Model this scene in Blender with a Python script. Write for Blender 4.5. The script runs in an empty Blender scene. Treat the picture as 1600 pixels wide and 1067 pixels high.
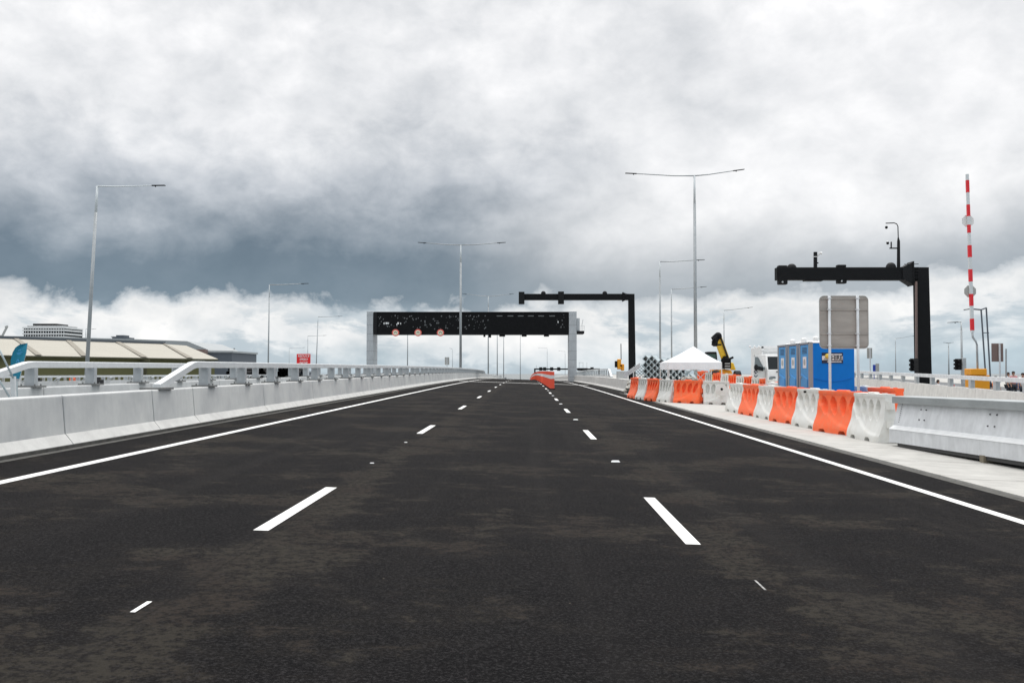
import bpy, math, random
from mathutils import Vector, Matrix
random.seed(7)
S = bpy.context.scene
COL = S.collection
R = math.radians

# ------------------------------------------------------------------ camera
F = 1555.0                      # focal length in photo pixels (photo 1600 wide)
PITCH = math.atan(49.5 / F)
CAMH = 1.4
cd = bpy.data.cameras.new('camera')
cd.sensor_width = 36.0
cd.lens = 36.0 * F / 1600.0
cd.shift_x = -23.0 / 1600.0
cd.clip_start = 0.1
cd.clip_end = 6000
cam = bpy.data.objects.new('camera', cd)
COL.objects.link(cam)
cam.location = (0, 0, CAMH)
cam.rotation_euler = (R(90) + PITCH, 0, 0)
S.camera = cam

# ------------------------------------------------------------------ world: broken overcast sky
SUN_EL, SUN_ROT = R(56), R(12)
w = bpy.data.worlds.new('World'); S.world = w; w.use_nodes = True
nt = w.node_tree; nt.nodes.clear()
def N(t, **k):
    n = nt.nodes.new(t)
    for a, b in k.items(): setattr(n, a, b)
    return n
def LK(a, b): nt.links.new(a, b)
def M_(op, a, b=None, c=None, clamp=False):
    n = N('ShaderNodeMath', operation=op); n.use_clamp = clamp
    for i, v in enumerate((a, b, c)):
        if v is None: continue
        if isinstance(v, (int, float)): n.inputs[i].default_value = v
        else: LK(v, n.inputs[i])
    return n.outputs[0]
def RNG(v, a, b, c=0.0, d=1.0, mode='SMOOTHSTEP'):
    n = N('ShaderNodeMapRange', interpolation_type=mode)
    LK(v, n.inputs['Value'])
    for k, x in (('From Min', a), ('From Max', b), ('To Min', c), ('To Max', d)): n.inputs[k].default_value = x
    return n.outputs[0]
def NOISE(scale, detail=8, rough=.55, off=(0, 0, 0), sc=(1, 1, 1), dist=0.0, src=None):
    mp = N('ShaderNodeMapping'); LK(src, mp.inputs[0]); mp.inputs['Scale'].default_value = sc; mp.inputs['Location'].default_value = off
    n = N('ShaderNodeTexNoise'); LK(mp.outputs[0], n.inputs['Vector'])
    n.inputs['Scale'].default_value = scale; n.inputs['Detail'].default_value = detail
    n.inputs['Roughness'].default_value = rough; n.inputs['Distortion'].default_value = dist
    return n.outputs['Fac']
def MIXC(f, a, b, mode='MIX'):
    n = N('ShaderNodeMix', data_type='RGBA', blend_type=mode)
    for i, v in ((0, f), (6, a), (7, b)):
        if isinstance(v, (int, float)): n.inputs[i].default_value = v
        elif isinstance(v, tuple): n.inputs[i].default_value = (*v, 1)
        else: LK(v, n.inputs[i])
    return n.outputs[2]
tc = N('ShaderNodeTexCoord'); D = tc.outputs['Generated']
sp = N('ShaderNodeSeparateXYZ'); LK(D, sp.inputs[0]); DX, DY, DZ = sp.outputs
hor = M_('SQRT', M_('ADD', M_('MULTIPLY', DX, DX), M_('MULTIPLY', DY, DY)))
elev = M_('DIVIDE', DZ, M_('MAXIMUM', hor, .02))
az = M_('ARCTAN2', DX, DY)
big = NOISE(2.6, 3, .5, off=(3.1, .4, 1.7), sc=(1, 1, 1.7), src=D)
mid = NOISE(6.5, 7, .54, off=(1.3, 2.2, .6), sc=(1, 1, 1.6), dist=.3, src=D)
fine = NOISE(21.0, 9, .58, off=(.3, 5.2, .6), sc=(1, 1, 1.4), dist=.2, src=D)
azp = M_('MAXIMUM', M_('SUBTRACT', az, .05), 0)
e1 = M_('ADD', M_('SUBTRACT', elev, M_('MULTIPLY', M_('MULTIPLY', azp, azp), .16)), .030)
warp = M_('ADD', M_('MULTIPLY', M_('SUBTRACT', mid, .5), .080), M_('MULTIPLY', M_('SUBTRACT', fine, .5), .060))
warpamt = RNG(elev, .04, .5, 1.0, 2.6)
e2 = M_('ADD', e1, M_('MULTIPLY', warp, warpamt))
ramp = N('ShaderNodeValToRGB'); LK(M_('MULTIPLY', e2, 2.0), ramp.inputs[0])
stops = [(0, (.46, .57, .65)), (.055, (.50, .62, .70)), (.095, (.68, .75, .80)), (.135, (.80, .825, .85)), (.172, (.88, .885, .89)),
         (.188, (.62, .66, .70)), (.207, (.165, .228, .292)), (.265, (.165, .22, .278)), (.34, (.30, .345, .395)),
         (.44, (.56, .59, .63)), (.56, (.79, .80, .815)), (.80, (.92, .92, .925)), (1.0, (1.0, 1.0, 1.0))]
el = ramp.color_ramp.elements
el[0].position, el[0].color = stops[0][0], (*stops[0][1], 1)
el[1].position, el[1].color = stops[-1][0], (*stops[-1][1], 1)
for p, c in stops[1:-1]:
    e = el.new(p); e.color = (*c, 1)
c0 = ramp.outputs[0]
# the dark deck thins out towards the right
inband = M_('MULTIPLY', RNG(e2, .085, .10), RNG(e2, .5, .2))
thin = M_('MULTIPLY', RNG(M_('ADD', az, M_('MULTIPLY', M_('SUBTRACT', big, .5), .5)), -.15, .20), inband)
thinup = M_('MULTIPLY', thin, RNG(e1, .10, .19, .30, .92))
c1 = MIXC(thinup, c0, (.90, .90, .905))
# billow shading inside the clouds
sh = M_('ADD', M_('MULTIPLY', M_('SUBTRACT', big, .5), .45), M_('ADD', M_('MULTIPLY', M_('SUBTRACT', mid, .5), .70), M_('MULTIPLY', M_('SUBTRACT', fine, .5), .50)))
lit = M_('ADD', 1.0, sh)
hs = N('ShaderNodeMix', data_type='RGBA', blend_type='MULTIPLY'); hs.inputs[0].default_value = 1
LK(c1, hs.inputs[6])
cb = N('ShaderNodeCombineColor')
for i, gain in enumerate((1.0, .93, .87)):
    LK(M_('ADD', 1.0, M_('MULTIPLY', sh, gain)), cb.inputs[i])
LK(cb.outputs[0], hs.inputs[7])
c2 = hs.outputs[2]
# grey-blue gaps between the low cumulus heads
gapn = RNG(NOISE(9.0, 8, .6, off=(7.7, 1.2, 3.6), sc=(1, 1, 2.8), dist=.3, src=D), .50, .60)
gap = M_('MULTIPLY', M_('MULTIPLY', gapn, RNG(e1, .105, .075)), .8)
c3 = MIXC(gap, c2, (.46, .555, .63))
# brighter cloud above and behind the frame
up = M_('MULTIPLY', RNG(elev, .42, 1.6, 1.0, 2.3), RNG(M_('MULTIPLY', DY, hor), -.55, .1, .95, 1.0))
vm = N('ShaderNodeVectorMath', operation='SCALE'); LK(c3, vm.inputs[0]); LK(up, vm.inputs['Scale'])
# clear sky seen thinly through the cloud
sky = N('ShaderNodeTexSky', sky_type='NISHITA'); sky.sun_disc = False
sky.sun_elevation = SUN_EL; sky.sun_rotation = SUN_ROT
bg1 = N('ShaderNodeBackground'); LK(sky.outputs[0], bg1.inputs[0]); bg1.inputs[1].default_value = .10
bg2 = N('ShaderNodeBackground'); LK(vm.outputs[0], bg2.inputs[0]); bg2.inputs[1].default_value = 1.0
mx = N('ShaderNodeMixShader'); mx.inputs[0].default_value = .93
LK(bg1.outputs[0], mx.inputs[1]); LK(bg2.outputs[0], mx.inputs[2])
out = N('ShaderNodeOutputWorld'); LK(mx.outputs[0], out.inputs[0])

sd = bpy.data.lights.new('sun', 'SUN'); sd.energy = 1.3; sd.angle = R(14); sd.color = (1, .97, .93)
sun = bpy.data.objects.new('sun', sd); COL.objects.link(sun)
sun.rotation_euler = (R(90) - SUN_EL, 0, R(180) - SUN_ROT)   # high behind the cloud ahead of the camera, a little right
S.view_settings.view_transform = 'Standard'; S.view_settings.look = 'None'
S.view_settings.exposure = 0.0; S.view_settings.gamma = 1.0
S.cycles.max_bounces = 6

# ------------------------------------------------------------------ geometry of the site
SL, CF = .005, .032
def G(x, y):                                   # surface of the flyover deck
    z = SL * y - CF * x
    if y > 60:
        yy = min(y, 260); z -= (yy - 60) ** 2 / 22000.0
    if y > 260: z -= (y - 260) * (400 / 22000.0)
    return z
def GR(x, y):                                  # surface of the work site right of the deck
    a = G(min(x, 7), min(y, 110)); b = -.08 + .0097 * (min(y, 130) - 34)
    t = max(0, min(1, (x - 7) / 10.0))
    return a * (1 - t) + b * t
def px(x, y, Y):                               # photo pixel at a given distance -> world point
    v = (533.5 - y) / F
    c, s = math.cos(PITCH), math.sin(PITCH)
    H = Y * (v * c + s) / (c - v * s)
    return Vector(((x - 823) / F * (Y * c + H * s), Y, CAMH + H))

# ------------------------------------------------------------------ materials
def mat(name, col, rough=.6, metal=0.0, var=.0, vscale=4.0, bump=.0, bscale=60, col2=None, streak=0.0, spec=.5, sc=(1, 1, 1), thr=None):
    m = bpy.data.materials.new(name); m.use_nodes = True
    t = m.node_tree; b = t.nodes['Principled BSDF']
    b.inputs['Roughness'].default_value = rough; b.inputs['Metallic'].default_value = metal
    b.inputs['Specular IOR Level'].default_value = spec
    b.inputs['Base Color'].default_value = (*col, 1)
    if var or col2 or bump:
        co = t.nodes.new('ShaderNodeTexCoord'); mp = t.nodes.new('ShaderNodeMapping'); t.links.new(co.outputs['Object'], mp.inputs[0])
        mp.inputs['Scale'].default_value = sc
    if var or col2:
        n = t.nodes.new('ShaderNodeTexNoise'); n.inputs['Scale'].default_value = vscale; n.inputs['Detail'].default_value = 8; n.inputs['Roughness'].default_value = .62
        t.links.new(mp.outputs[0], n.inputs['Vector'])
        r = t.nodes.new('ShaderNodeMapRange'); t.links.new(n.outputs['Fac'], r.inputs['Value'])
        lo, hi = thr or (.3, .7)
        r.inputs['From Min'].default_value = lo; r.inputs['From Max'].default_value = hi
        mx = t.nodes.new('ShaderNodeMix'); mx.data_type = 'RGBA'
        c2 = col2 or tuple(min(1, c * (1 + var)) for c in col); c1 = col if col2 else tuple(c * (1 - var) for c in col)
        mx.inputs[6].default_value = (*c1, 1); mx.inputs[7].default_value = (*c2, 1)
        t.links.new(r.outputs[0], mx.inputs[0]); last = mx.outputs[2]
        if streak:                              # rain streaks running down
            mp2 = t.nodes.new('ShaderNodeMapping'); t.links.new(co.outputs['Object'], mp2.inputs[0]); mp2.inputs['Scale'].default_value = (3.5, 3.5, .5)
            n2 = t.nodes.new('ShaderNodeTexNoise'); n2.inputs['Scale'].default_value = 3; n2.inputs['Detail'].default_value = 7; t.links.new(mp2.outputs[0], n2.inputs['Vector'])
            r2 = t.nodes.new('ShaderNodeMapRange'); t.links.new(n2.outputs['Fac'], r2.inputs['Value']); r2.inputs['From Min'].default_value = .35; r2.inputs['From Max'].default_value = .7
            r2.inputs['To Min'].default_value = 1 - streak; r2.inputs['To Max'].default_value = 1 + streak * .5
            vm = t.nodes.new('ShaderNodeVectorMath'); vm.operation = 'SCALE'; t.links.new(last, vm.inputs[0]); t.links.new(r2.outputs[0], vm.inputs['Scale']); last = vm.outputs[0]
        t.links.new(last, b.inputs['Base Color'])
    if bump:
        n = t.nodes.new('ShaderNodeTexNoise'); n.inputs['Scale'].default_value = bscale; n.inputs['Detail'].default_value = 5; t.links.new(mp.outputs[0], n.inputs['Vector'])
        bp = t.nodes.new('ShaderNodeBump'); bp.inputs['Strength'].default_value = bump; bp.inputs['Distance'].default_value = .02
        t.links.new(n.outputs['Fac'], bp.inputs['Height']); t.links.new(bp.outputs[0], b.inputs['Normal'])
    return m

def asphalt():
    m = bpy.data.materials.new('asphalt'); m.use_nodes = True; t = m.node_tree; b = t.nodes['Principled BSDF']
    L = t.links.new
    co = t.nodes.new('ShaderNodeTexCoord')
    def nz(scale, det=6, ro=.6, sc=(1, 1, 1), off=(0, 0, 0), dist=0):
        mp = t.nodes.new('ShaderNodeMapping'); L(co.outputs['Object'], mp.inputs[0]); mp.inputs['Scale'].default_value = sc; mp.inputs['Location'].default_value = off
        n = t.nodes.new('ShaderNodeTexNoise'); L(mp.outputs[0], n.inputs['Vector'])
        n.inputs['Scale'].default_value = scale; n.inputs['Detail'].default_value = det; n.inputs['Roughness'].default_value = ro; n.inputs['Distortion'].default_value = dist
        return n.outputs['Fac']
    def mr(v, a, b_, c=0., d=1., mode='SMOOTHSTEP'):
        n = t.nodes.new('ShaderNodeMapRange'); n.interpolation_type = mode; L(v, n.inputs['Value'])
        for k, x in (('From Min', a), ('From Max', b_), ('To Min', c), ('To Max', d)): n.inputs[k].default_value = x
        return n.outputs[0]
    def ma(op, a, b_=None):
        n = t.nodes.new('ShaderNodeMath'); n.operation = op
        for i, v in enumerate((a, b_)):
            if v is None: continue
            if isinstance(v, (int, float)): n.inputs[i].default_value = v
            else: L(v, n.inputs[i])
        return n.outputs[0]
    def mix(f, a, b_):
        n = t.nodes.new('ShaderNodeMix'); n.data_type = 'RGBA'
        for i, v in ((0, f), (6, a), (7, b_)):
            if isinstance(v, (int, float)): n.inputs[i].default_value = v
            elif isinstance(v, tuple): n.inputs[i].default_value = (*v, 1)
            else: L(v, n.inputs[i])
        return n.outputs[2]
    sep = t.nodes.new('ShaderNodeSeparateXYZ'); L(co.outputs['Object'], sep.inputs[0]); X = sep.outputs[0]
    base = mix(mr(nz(.9, 5), .3, .7), (.0040, .0038, .0042), (.0070, .0064, .0066))
    grain = mr(nz(48, 5, .85), .47, .62)
    base = mix(ma('MULTIPLY', grain, .85), base, (.034, .032, .0325))
    dark = mr(nz(40, 4, .85, off=(4, 4, 4)), .52, .62)
    base = mix(ma('MULTIPLY', dark, .85), base, (.003, .003, .0035))
    # dried mud film: ragged patches, more of them near the lane joint
    big = nz(.55, 3, .5, off=(2.4, 7.1, 0)); rag = nz(3.1, 10, .74, sc=(1, 1.25, 1), off=(9, 1, 0), dist=.25)
    joint = mr(ma('ABSOLUTE', ma('ADD', X, ma('MULTIPLY', ma('SUBTRACT', nz(.7, 3), .5), .5)), ), 0, 1)  # placeholder band
    jx = ma('ABSOLUTE', ma('ADD', ma('ADD', X, 1.92), ma('MULTIPLY', ma('SUBTRACT', nz(.8, 4), .5), .55)))
    jband = mr(jx, .42, .03)
    jx2 = ma('ABSOLUTE', ma('ADD', ma('SUBTRACT', X, 1.75), ma('MULTIPLY', ma('SUBTRACT', nz(.6, 4, off=(3, 3, 3)), .5), .9)))
    jband2 = mr(jx2, .5, .05)
    s = ma('ADD', ma('ADD', ma('MULTIPLY', big, .62), ma('MULTIPLY', rag, .52)), ma('ADD', ma('MULTIPLY', jband, .085), ma('MULTIPLY', jband2, .045)))
    patch = mr(s, .598, .640)
    tone = mix(mr(nz(1.1, 3, off=(1, 5, 2)), .42, .6), (.048, .0425, .034), (.041, .033, .027))
    hole = mr(nz(15, 8, .8), .42, .56)
    base = mix(ma('MULTIPLY', ma('MULTIPLY', patch, hole), .62), base, tone)
    thinp = mr(s, .52, .62)
    base = mix(ma('MULTIPLY', thinp, .14), base, (.034, .029, .024))
    # lengthwise wheel polish
    wh = nz(1.0, 4, .6, sc=(1.6, .035, 1), off=(5, 0, 0))
    base = mix(ma('MULTIPLY', mr(wh, .50, .66), .20), base, (.030, .0275, .026))
    # cold joint between the paving runs
    cj = mr(ma('ABSOLUTE', ma('ADD', ma('ADD', X, 2.055), ma('MULTIPLY', ma('SUBTRACT', nz(2.5, 6), .5), .05))), .004, .012, 1, 0)
    base = mix(ma('MULTIPLY', cj, .28), base, (.003, .003, .003))
    # pale grit
    v = t.nodes.new('ShaderNodeTexVoronoi'); v.inputs['Scale'].default_value = 7.5; v.inputs['Randomness'].default_value = 1; L(co.outputs['Object'], v.inputs['Vector'])
    cs = t.nodes.new('ShaderNodeSeparateColor'); L(v.outputs['Color'], cs.inputs[0])
    grit = ma('MULTIPLY', ma('LESS_THAN', v.outputs['Distance'], .045), ma('GREATER_THAN', cs.outputs[0], .93))
    base = mix(ma('MULTIPLY', grit, .7), base, (.20, .17, .13))
    L(base, b.inputs['Base Color'])
    b.inputs['Roughness'].default_value = .9; b.inputs['Specular IOR Level'].default_value = .05
    bp = t.nodes.new('ShaderNodeBump'); bp.inputs['Strength'].default_value = .8; bp.inputs['Distance'].default_value = .008
    L(ma('ADD', nz(110, 4, .75), ma('MULTIPLY', nz(14, 3), .3)), bp.inputs['Height']); L(bp.outputs[0], b.inputs['Normal'])
    return m

MT = dict(
    asphalt=asphalt(),
    yard=mat('packed_gravel', (.22, .235, .24), .9, var=.25, vscale=1.5, bump=.3),  # blue-grey tint puts distant haze into the ground colour
    apron=mat('pale_apron_concrete', (.43, .42, .395), .85, var=.16, vscale=2.2, bump=.1, bscale=80),
    conc=mat('cast_concrete', (.66, .66, .64), .8, col2=(.50, .505, .505), thr=(.36, .66), vscale=.9, bump=.12, bscale=40, streak=.035),
    conc2=mat('cast_concrete_pale', (.58, .585, .58), .8, var=.12, vscale=1.6, bump=.12, bscale=40, streak=.03),
    toe=mat('rendered_concrete', (.61, .60, .575), .85, var=.12, vscale=3, bump=.25, bscale=30),
    grime=mat('wet_joint_concrete', (.075, .072, .065), .9, var=.4, vscale=5),
    rampgrey=mat('dusty_ramp_asphalt', (.13, .135, .14), .9, var=.2, vscale=1.0),
    grout=mat('grey_grout', (.20, .20, .195), .85),
    joint=mat('joint_and_shadow_dark', (.05, .05, .05), .8),
    paint=mat('road_paint', (.83, .82, .80), .6, col2=(.34, .325, .31), vscale=26, bump=.25, bscale=70, thr=(.55, .74)),
    oldpaint=mat('worn_paint', (.42, .41, .40), .7, col2=(.1, .1, .1), vscale=20),
    galv=mat('galvanised_steel', (.66, .68, .70), .68, .08, var=.13, vscale=2.6, streak=.06, bump=.04),
    capsteel=mat('dull_cap_steel', (.36, .385, .39), .5, .3, var=.16, vscale=4, sc=(1, .4, 1)),
    rail=mat('bright_rail_steel', (.70, .715, .72), .5, .2, var=.07, vscale=5),
    post=mat('grey_post_steel', (.46, .485, .50), .5, .3, var=.12, vscale=4),
    pole=mat('lamp_pole_steel', (.38, .40, .41), .5, .45, var=.1, vscale=2),
    polelight=mat('pale_pole_sleeve', (.66, .69, .70), .5, .1),
    black=mat('black_steel', (.0085, .009, .010), .6, .0, var=.15, vscale=2, spec=.15),
    black2=mat('black_box_steel', (.012, .0125, .014), .6, spec=.2),
    mesh=mat('dark_cladding', (.0115, .012, .013), .8, var=.25, vscale=6, spec=.1),
    fleck=mat('light_through_cladding', (.16, .17, .175), .6),
    clad=mat('aluminium_cladding', (.50, .525, .545), .45, .25, var=.09, vscale=.7, streak=.1),
    cladj=mat('cladding_joint', (.22, .23, .24), .6),
    white=mat('white_painted_metal', (.78, .78, .77), .45, var=.04, vscale=4),
    fabric=mat('white_canvas', (.86, .87, .89), .85, var=.03, vscale=3, bump=.12, bscale=6),
    orange=mat('orange_plastic', (1.0, .165, .055), .5, col2=(.82, .25, .14), vscale=5, thr=(.45, .85), bump=.03, bscale=12, spec=.22),
    wplas=mat('white_plastic', (.74, .74, .71), .5, col2=(.60, .575, .51), vscale=3.2, bump=.03, bscale=12, thr=(.48, .82)),
    dirt=mat('dried_dirt', (.20, .175, .13), .9),
    blue=mat('blue_plastic', (.003, .19, .66), .5, var=.06, vscale=3, spec=.2),
    lblue=mat('light_blue_plastic', (.09, .34, .68), .5, var=.06, vscale=3, spec=.2),
    gplas=mat('grey_plastic', (.30, .315, .33), .5),
    navy=mat('navy_print', (.012, .02, .055), .5), yellowp=mat('yellow_print', (.85, .62, .10), .5),
    whitep=mat('white_print', (.82, .82, .82), .5), blackp=mat('black_print', (.01, .01, .01), .5),
    signback=mat('raw_sign_sheet', (.42, .39, .36), .6, .0, col2=(.31, .285, .26), vscale=2.4, sc=(.5, 1, 2)),
    signbrown=mat('brown_sign_sheet', (.19, .13, .115), .6),
    signgrey=mat('grey_sign_sheet', (.42, .42, .40), .6),
    redp=mat('red_sign_sheet', (.78, .012, .015), .5), redt=mat('red_tape', (.74, .02, .03), .5), redring=mat('pale_red_ring', (.82, .16, .13), .5),
    cream=mat('cream_disc', (.82, .80, .62), .5),
    panel=mat('fluorescent_red_panel', (1.0, .12, .06), .5), reflect=mat('reflective_white', (.85, .83, .82), .4),
    roof=mat('cream_roof_sheet', (.40, .375, .315), .6, var=.06, vscale=.3, streak=.05), strip=mat('weathered_roof_sheet', (.25, .225, .18), .7, var=.1, vscale=1),
    olive=mat('olive_wall_sheet', (.15, .142, .055), .7, var=.06, vscale=.4), oliv2=mat('olive_trim', (.07, .065, .03), .7),
    ridge=mat('grey_ridge_sheet', (.35, .37, .375), .6), slate=mat('slate_wall', (.10, .115, .135), .7),
    glass=mat('dark_glass', (.012, .017, .02), .35, spec=.15), tealglass=mat('green_glass', (.03, .085, .08), .15),
    paleglass=mat('pale_glass', (.20, .23, .24), .3),
    yellow=mat('yellow_paint', (.86, .56, .03), .4), amber=mat('amber_paint', (.88, .36, .01), .45, var=.05), rubber=mat('rubber', (.015, .015, .016), .85),
    teal=mat('teal_cloth', (.005, .20, .31), .7, var=.1, vscale=2), steel=mat('sheet_steel', (.48, .55, .57), .45, .3, var=.15, vscale=2),
    rubble=mat('rubble', (.47, .45, .41), .95, var=.3, vscale=5, bump=.5, bscale=12),
    red=mat('red_cloth', (.45, .03, .04), .8), darkcloth=mat('dark_cloth', (.03, .035, .05), .85), whitecloth=mat('pale_cloth', (.62, .62, .64), .85),
    orangecloth=mat('orange_work_cloth', (.80, .22, .04), .85), pinkcloth=mat('pink_cloth', (.60, .28, .30), .85), bluecloth=mat('blue_cloth', (.06, .12, .30), .85), skin=mat('skin', (.42, .24, .17), .6), hair=mat('dark_hair', (.02, .014, .01), .7),
    bluepaint=mat('blue_sign_sheet', (.02, .06, .40), .5), lens=mat('signal_lens', (.03, .03, .03), .2),
)

# ------------------------------------------------------------------ mesh builder
class MB:
    def __init__(s): s.v = []; s.f = []; s.m = []; s.mats = []
    def mi(s, m):
        if m not in s.mats: s.mats.append(m)
        return s.mats.index(m)
    def add(s, vs, fs, m=None):
        o = len(s.v); s.v += [Vector(v) for v in vs]
        k = s.mi(m) if m else 0
        for f in fs: s.f.append([o + i for i in f]); s.m.append(k)
        return s
    def box(s, x0, x1, y0, y1, z0, z1, m=None):
        vs = [(x0, y0, z0), (x1, y0, z0), (x1, y1, z0), (x0, y1, z0), (x0, y0, z1), (x1, y0, z1), (x1, y1, z1), (x0, y1, z1)]
        return s.add(vs, [(0, 3, 2, 1), (4, 5, 6, 7), (0, 1, 5, 4), (1, 2, 6, 5), (2, 3, 7, 6), (3, 0, 4, 7)], m)
    def hexa(s, b, t, m=None):
        return s.add(list(b) + list(t), [(0, 3, 2, 1), (4, 5, 6, 7), (0, 1, 5, 4), (1, 2, 6, 5), (2, 3, 7, 6), (3, 0, 4, 7)], m)
    def tube(s, pts, r, n=8, m=None, cap=True):
        pts = [Vector(p) for p in pts]; rs = r if isinstance(r, (list, tuple)) else [r] * len(pts)
        rings = []
        for i, p in enumerate(pts):
            d = (pts[min(i + 1, len(pts) - 1)] - pts[max(i - 1, 0)]).normalized()
            a = d.cross(Vector((0, 0, 1)) if abs(d.z) < .9 else Vector((0, 1, 0))).normalized(); b = d.cross(a)
            rings.append([p + (a * math.cos(2 * math.pi * k / n) + b * math.sin(2 * math.pi * k / n)) * rs[i] for k in range(n)])
        vs = [v for rg in rings for v in rg]; fs = []
        for i in range(len(pts) - 1):
            for k in range(n):
                k2 = (k + 1) % n; fs.append((i * n + k, i * n + k2, (i + 1) * n + k2, (i + 1) * n + k))
        if cap: fs.append(tuple(range(n))[::-1]); fs.append(tuple((len(pts) - 1) * n + k for k in range(n)))
        return s.add(vs, fs, m)
    def beam(s, p0, p1, wx, hz, m=None, up=Vector((0, 0, 1))):     # rectangular bar from p0 to p1
        p0, p1 = Vector(p0), Vector(p1); d = (p1 - p0).normalized()
        a = d.cross(up)
        a = a.normalized() if a.length > 1e-4 else Vector((1, 0, 0)); b = a.cross(d).normalized()
        q = lambda p: [p - a * wx / 2 - b * hz / 2, p + a * wx / 2 - b * hz / 2, p + a * wx / 2 + b * hz / 2, p - a * wx / 2 + b * hz / 2]
        return s.add(q(p0) + q(p1), [(0, 3, 2, 1), (4, 5, 6, 7), (0, 1, 5, 4), (1, 2, 6, 5), (2, 3, 7, 6), (3, 0, 4, 7)], m)
    def prism(s, prof, y0, y1, m=None):                            # profile in XZ pulled along Y
        n = len(prof); vs = [(x, y0, z) for x, z in prof] + [(x, y1, z) for x, z in prof]
        fs = [tuple(range(n)), tuple(range(n, 2 * n))[::-1]] + [(i, (i + 1) % n + 0 if False else i + n, (i + 1) % n + n, (i + 1) % n) for i in range(n)]
        return s.add(vs, fs, m)
    def sweep(s, sections, m=None, cap=True):                      # list of equal-length point rings
        n = len(sections[0]); vs = [v for q in sections for v in q]; fs = []
        for i in range(len(sections) - 1):
            for k in range(n):
                k2 = (k + 1) % n; fs.append((i * n + k, (i + 1) * n + k, (i + 1) * n + k2, i * n + k2))
        if cap: fs.append(tuple(range(n))); fs.append(tuple((len(sections) - 1) * n + k for k in range(n))[::-1])
        return s.add(vs, fs, m)
    def disc(s, c, r, t, m=None, n=20):                            # disc facing -Y
        c = Vector(c); return s.tube([c, c + Vector((0, t, 0))], r, n, m)
    def ball(s, c, r, m=None, n=10, sz=1.0):
        c = Vector(c); vs = []; fs = []; h = n // 2 + 1
        for i in range(h + 1):
            th = math.pi * i / h
            for k in range(n):
                ph = 2 * math.pi * k / n; vs.append(c + Vector((math.sin(th) * math.cos(ph), math.sin(th) * math.sin(ph), math.cos(th) * sz)) * r)
        for i in range(h):
            for k in range(n):
                k2 = (k + 1) % n; fs.append((i * n + k, (i + 1) * n + k, (i + 1) * n + k2, i * n + k2))
        return s.add(vs, fs, m)
    def build(s, name, m=None, parent=None, loc=None, bevel=0, smooth=False, kind=None):
        me = bpy.data.meshes.new(name)
        base = Vector(loc) if loc else (ROOTLOC.get(parent.name, Vector((0, 0, 0))) if parent else Vector((0, 0, 0)))
        me.from_pydata([tuple(v - base) for v in s.v], [], s.f)
        ms = s.mats or [m or MT['conc']]
        for x in ms: me.materials.append(x)
        for i, p in enumerate(me.polygons):
            p.material_index = s.m[i] if s.mats else 0; p.use_smooth = smooth
        me.validate(); me.update()
        o = bpy.data.objects.new(name, me); COL.objects.link(o)
        if parent: o.parent = parent; ROOTLOC[o.name] = base
        else: o.location = base; ROOTLOC[o.name] = base
        if bevel:
            b = o.modifiers.new('bevel', 'BEVEL'); b.width = bevel; b.segments = 2; b.limit_method = 'ANGLE'; b.angle_limit = R(35)
        if kind: o['kind'] = kind
        return o
ROOTLOC = {}
def thing(name, label, cat, loc, group=None):
    o = bpy.data.objects.new(name, None); COL.objects.link(o); o.location = loc; ROOTLOC[o.name] = Vector(loc); o.empty_display_size = .2
    return tag(o, label, cat, group)
def tag(o, label, cat, group=None):
    o['label'] = label; o['category'] = cat
    if group: o['group'] = group
    return o
def part(bm, name, m, parent, **k): return bm.build(name, m, parent, **k)
def copy_tree(o, parent=None):
    c = o.copy(); COL.objects.link(c)
    if parent: c.parent = parent
    for ch in list(o.children): copy_tree(ch, c)
    return c
def text_mesh(txt, name, m, parent, at, size, face='-Y', shear=0, bold=.0):
    cu = bpy.data.curves.new(name, 'FONT'); cu.body = txt; cu.size = size; cu.extrude = .002; cu.align_x = 'CENTER'; cu.align_y = 'CENTER'; cu.offset = bold; cu.shear = shear
    to = bpy.data.objects.new(name, cu); COL.objects.link(to)
    dg = bpy.context.evaluated_depsgraph_get(); me = bpy.data.meshes.new_from_object(to.evaluated_get(dg)); bpy.data.objects.remove(to)
    me.name = name; me.materials.clear(); me.materials.append(m)
    base = ROOTLOC.get(parent.name, Vector((0, 0, 0)))
    me.transform(Matrix.Translation(Vector(at) - base) @ Matrix.Rotation(R(90), 4, 'X'))
    o = bpy.data.objects.new(name, me); COL.objects.link(o); o.parent = parent
    return o

# ------------------------------------------------------------------ ground and road surfaces (structure)
def sheet(name, x0, x1, y0, y1, dz, m, fn=G, sx=8, sy=3.0, skirt=0):
    b = MB(); ny = max(1, int((y1 - y0) / sy)); vs = []
    for j in range(ny + 1):
        y = y0 + (y1 - y0) * j / ny
        for i in range(sx + 1):
            x = x0 + (x1 - x0) * i / sx; vs.append((x, y, fn(x, y) + dz))
    fs = [(j * (sx + 1) + i, j * (sx + 1) + i + 1, (j + 1) * (sx + 1) + i + 1, (j + 1) * (sx + 1) + i) for j in range(ny) for i in range(sx)]
    if skirt:
        o = len(vs); 
        for j in range(ny + 1):
            for i in (0, sx): x, y, z = vs[j * (sx + 1) + i]; vs.append((x, y, z - skirt))
        for j in range(ny):
            for q, i in ((0, 0), (1, sx)):
                a, c = j * (sx + 1) + i, (j + 1) * (sx + 1) + i; d, e = o + 2 * j + q, o + 2 * j + 2 + q
                fs.append((a, c, e, d) if q == 0 else (c, a, d, e))
    b.add(vs, fs); return b.build(name, m, kind='structure')
g = MB(); g.box(-3000, 3000, -60, 4500, -3.2, -2.2); g.build('ground', MT['yard'], kind='structure')
sheet('road', -6.74, 6.06, -6, 392, 0, MT['asphalt'], sx=6, skirt=.6)
sheet('pavement', 6.06, 9.0, -6, 62, .03, MT['apron'], sx=4, skirt=.5)
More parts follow.
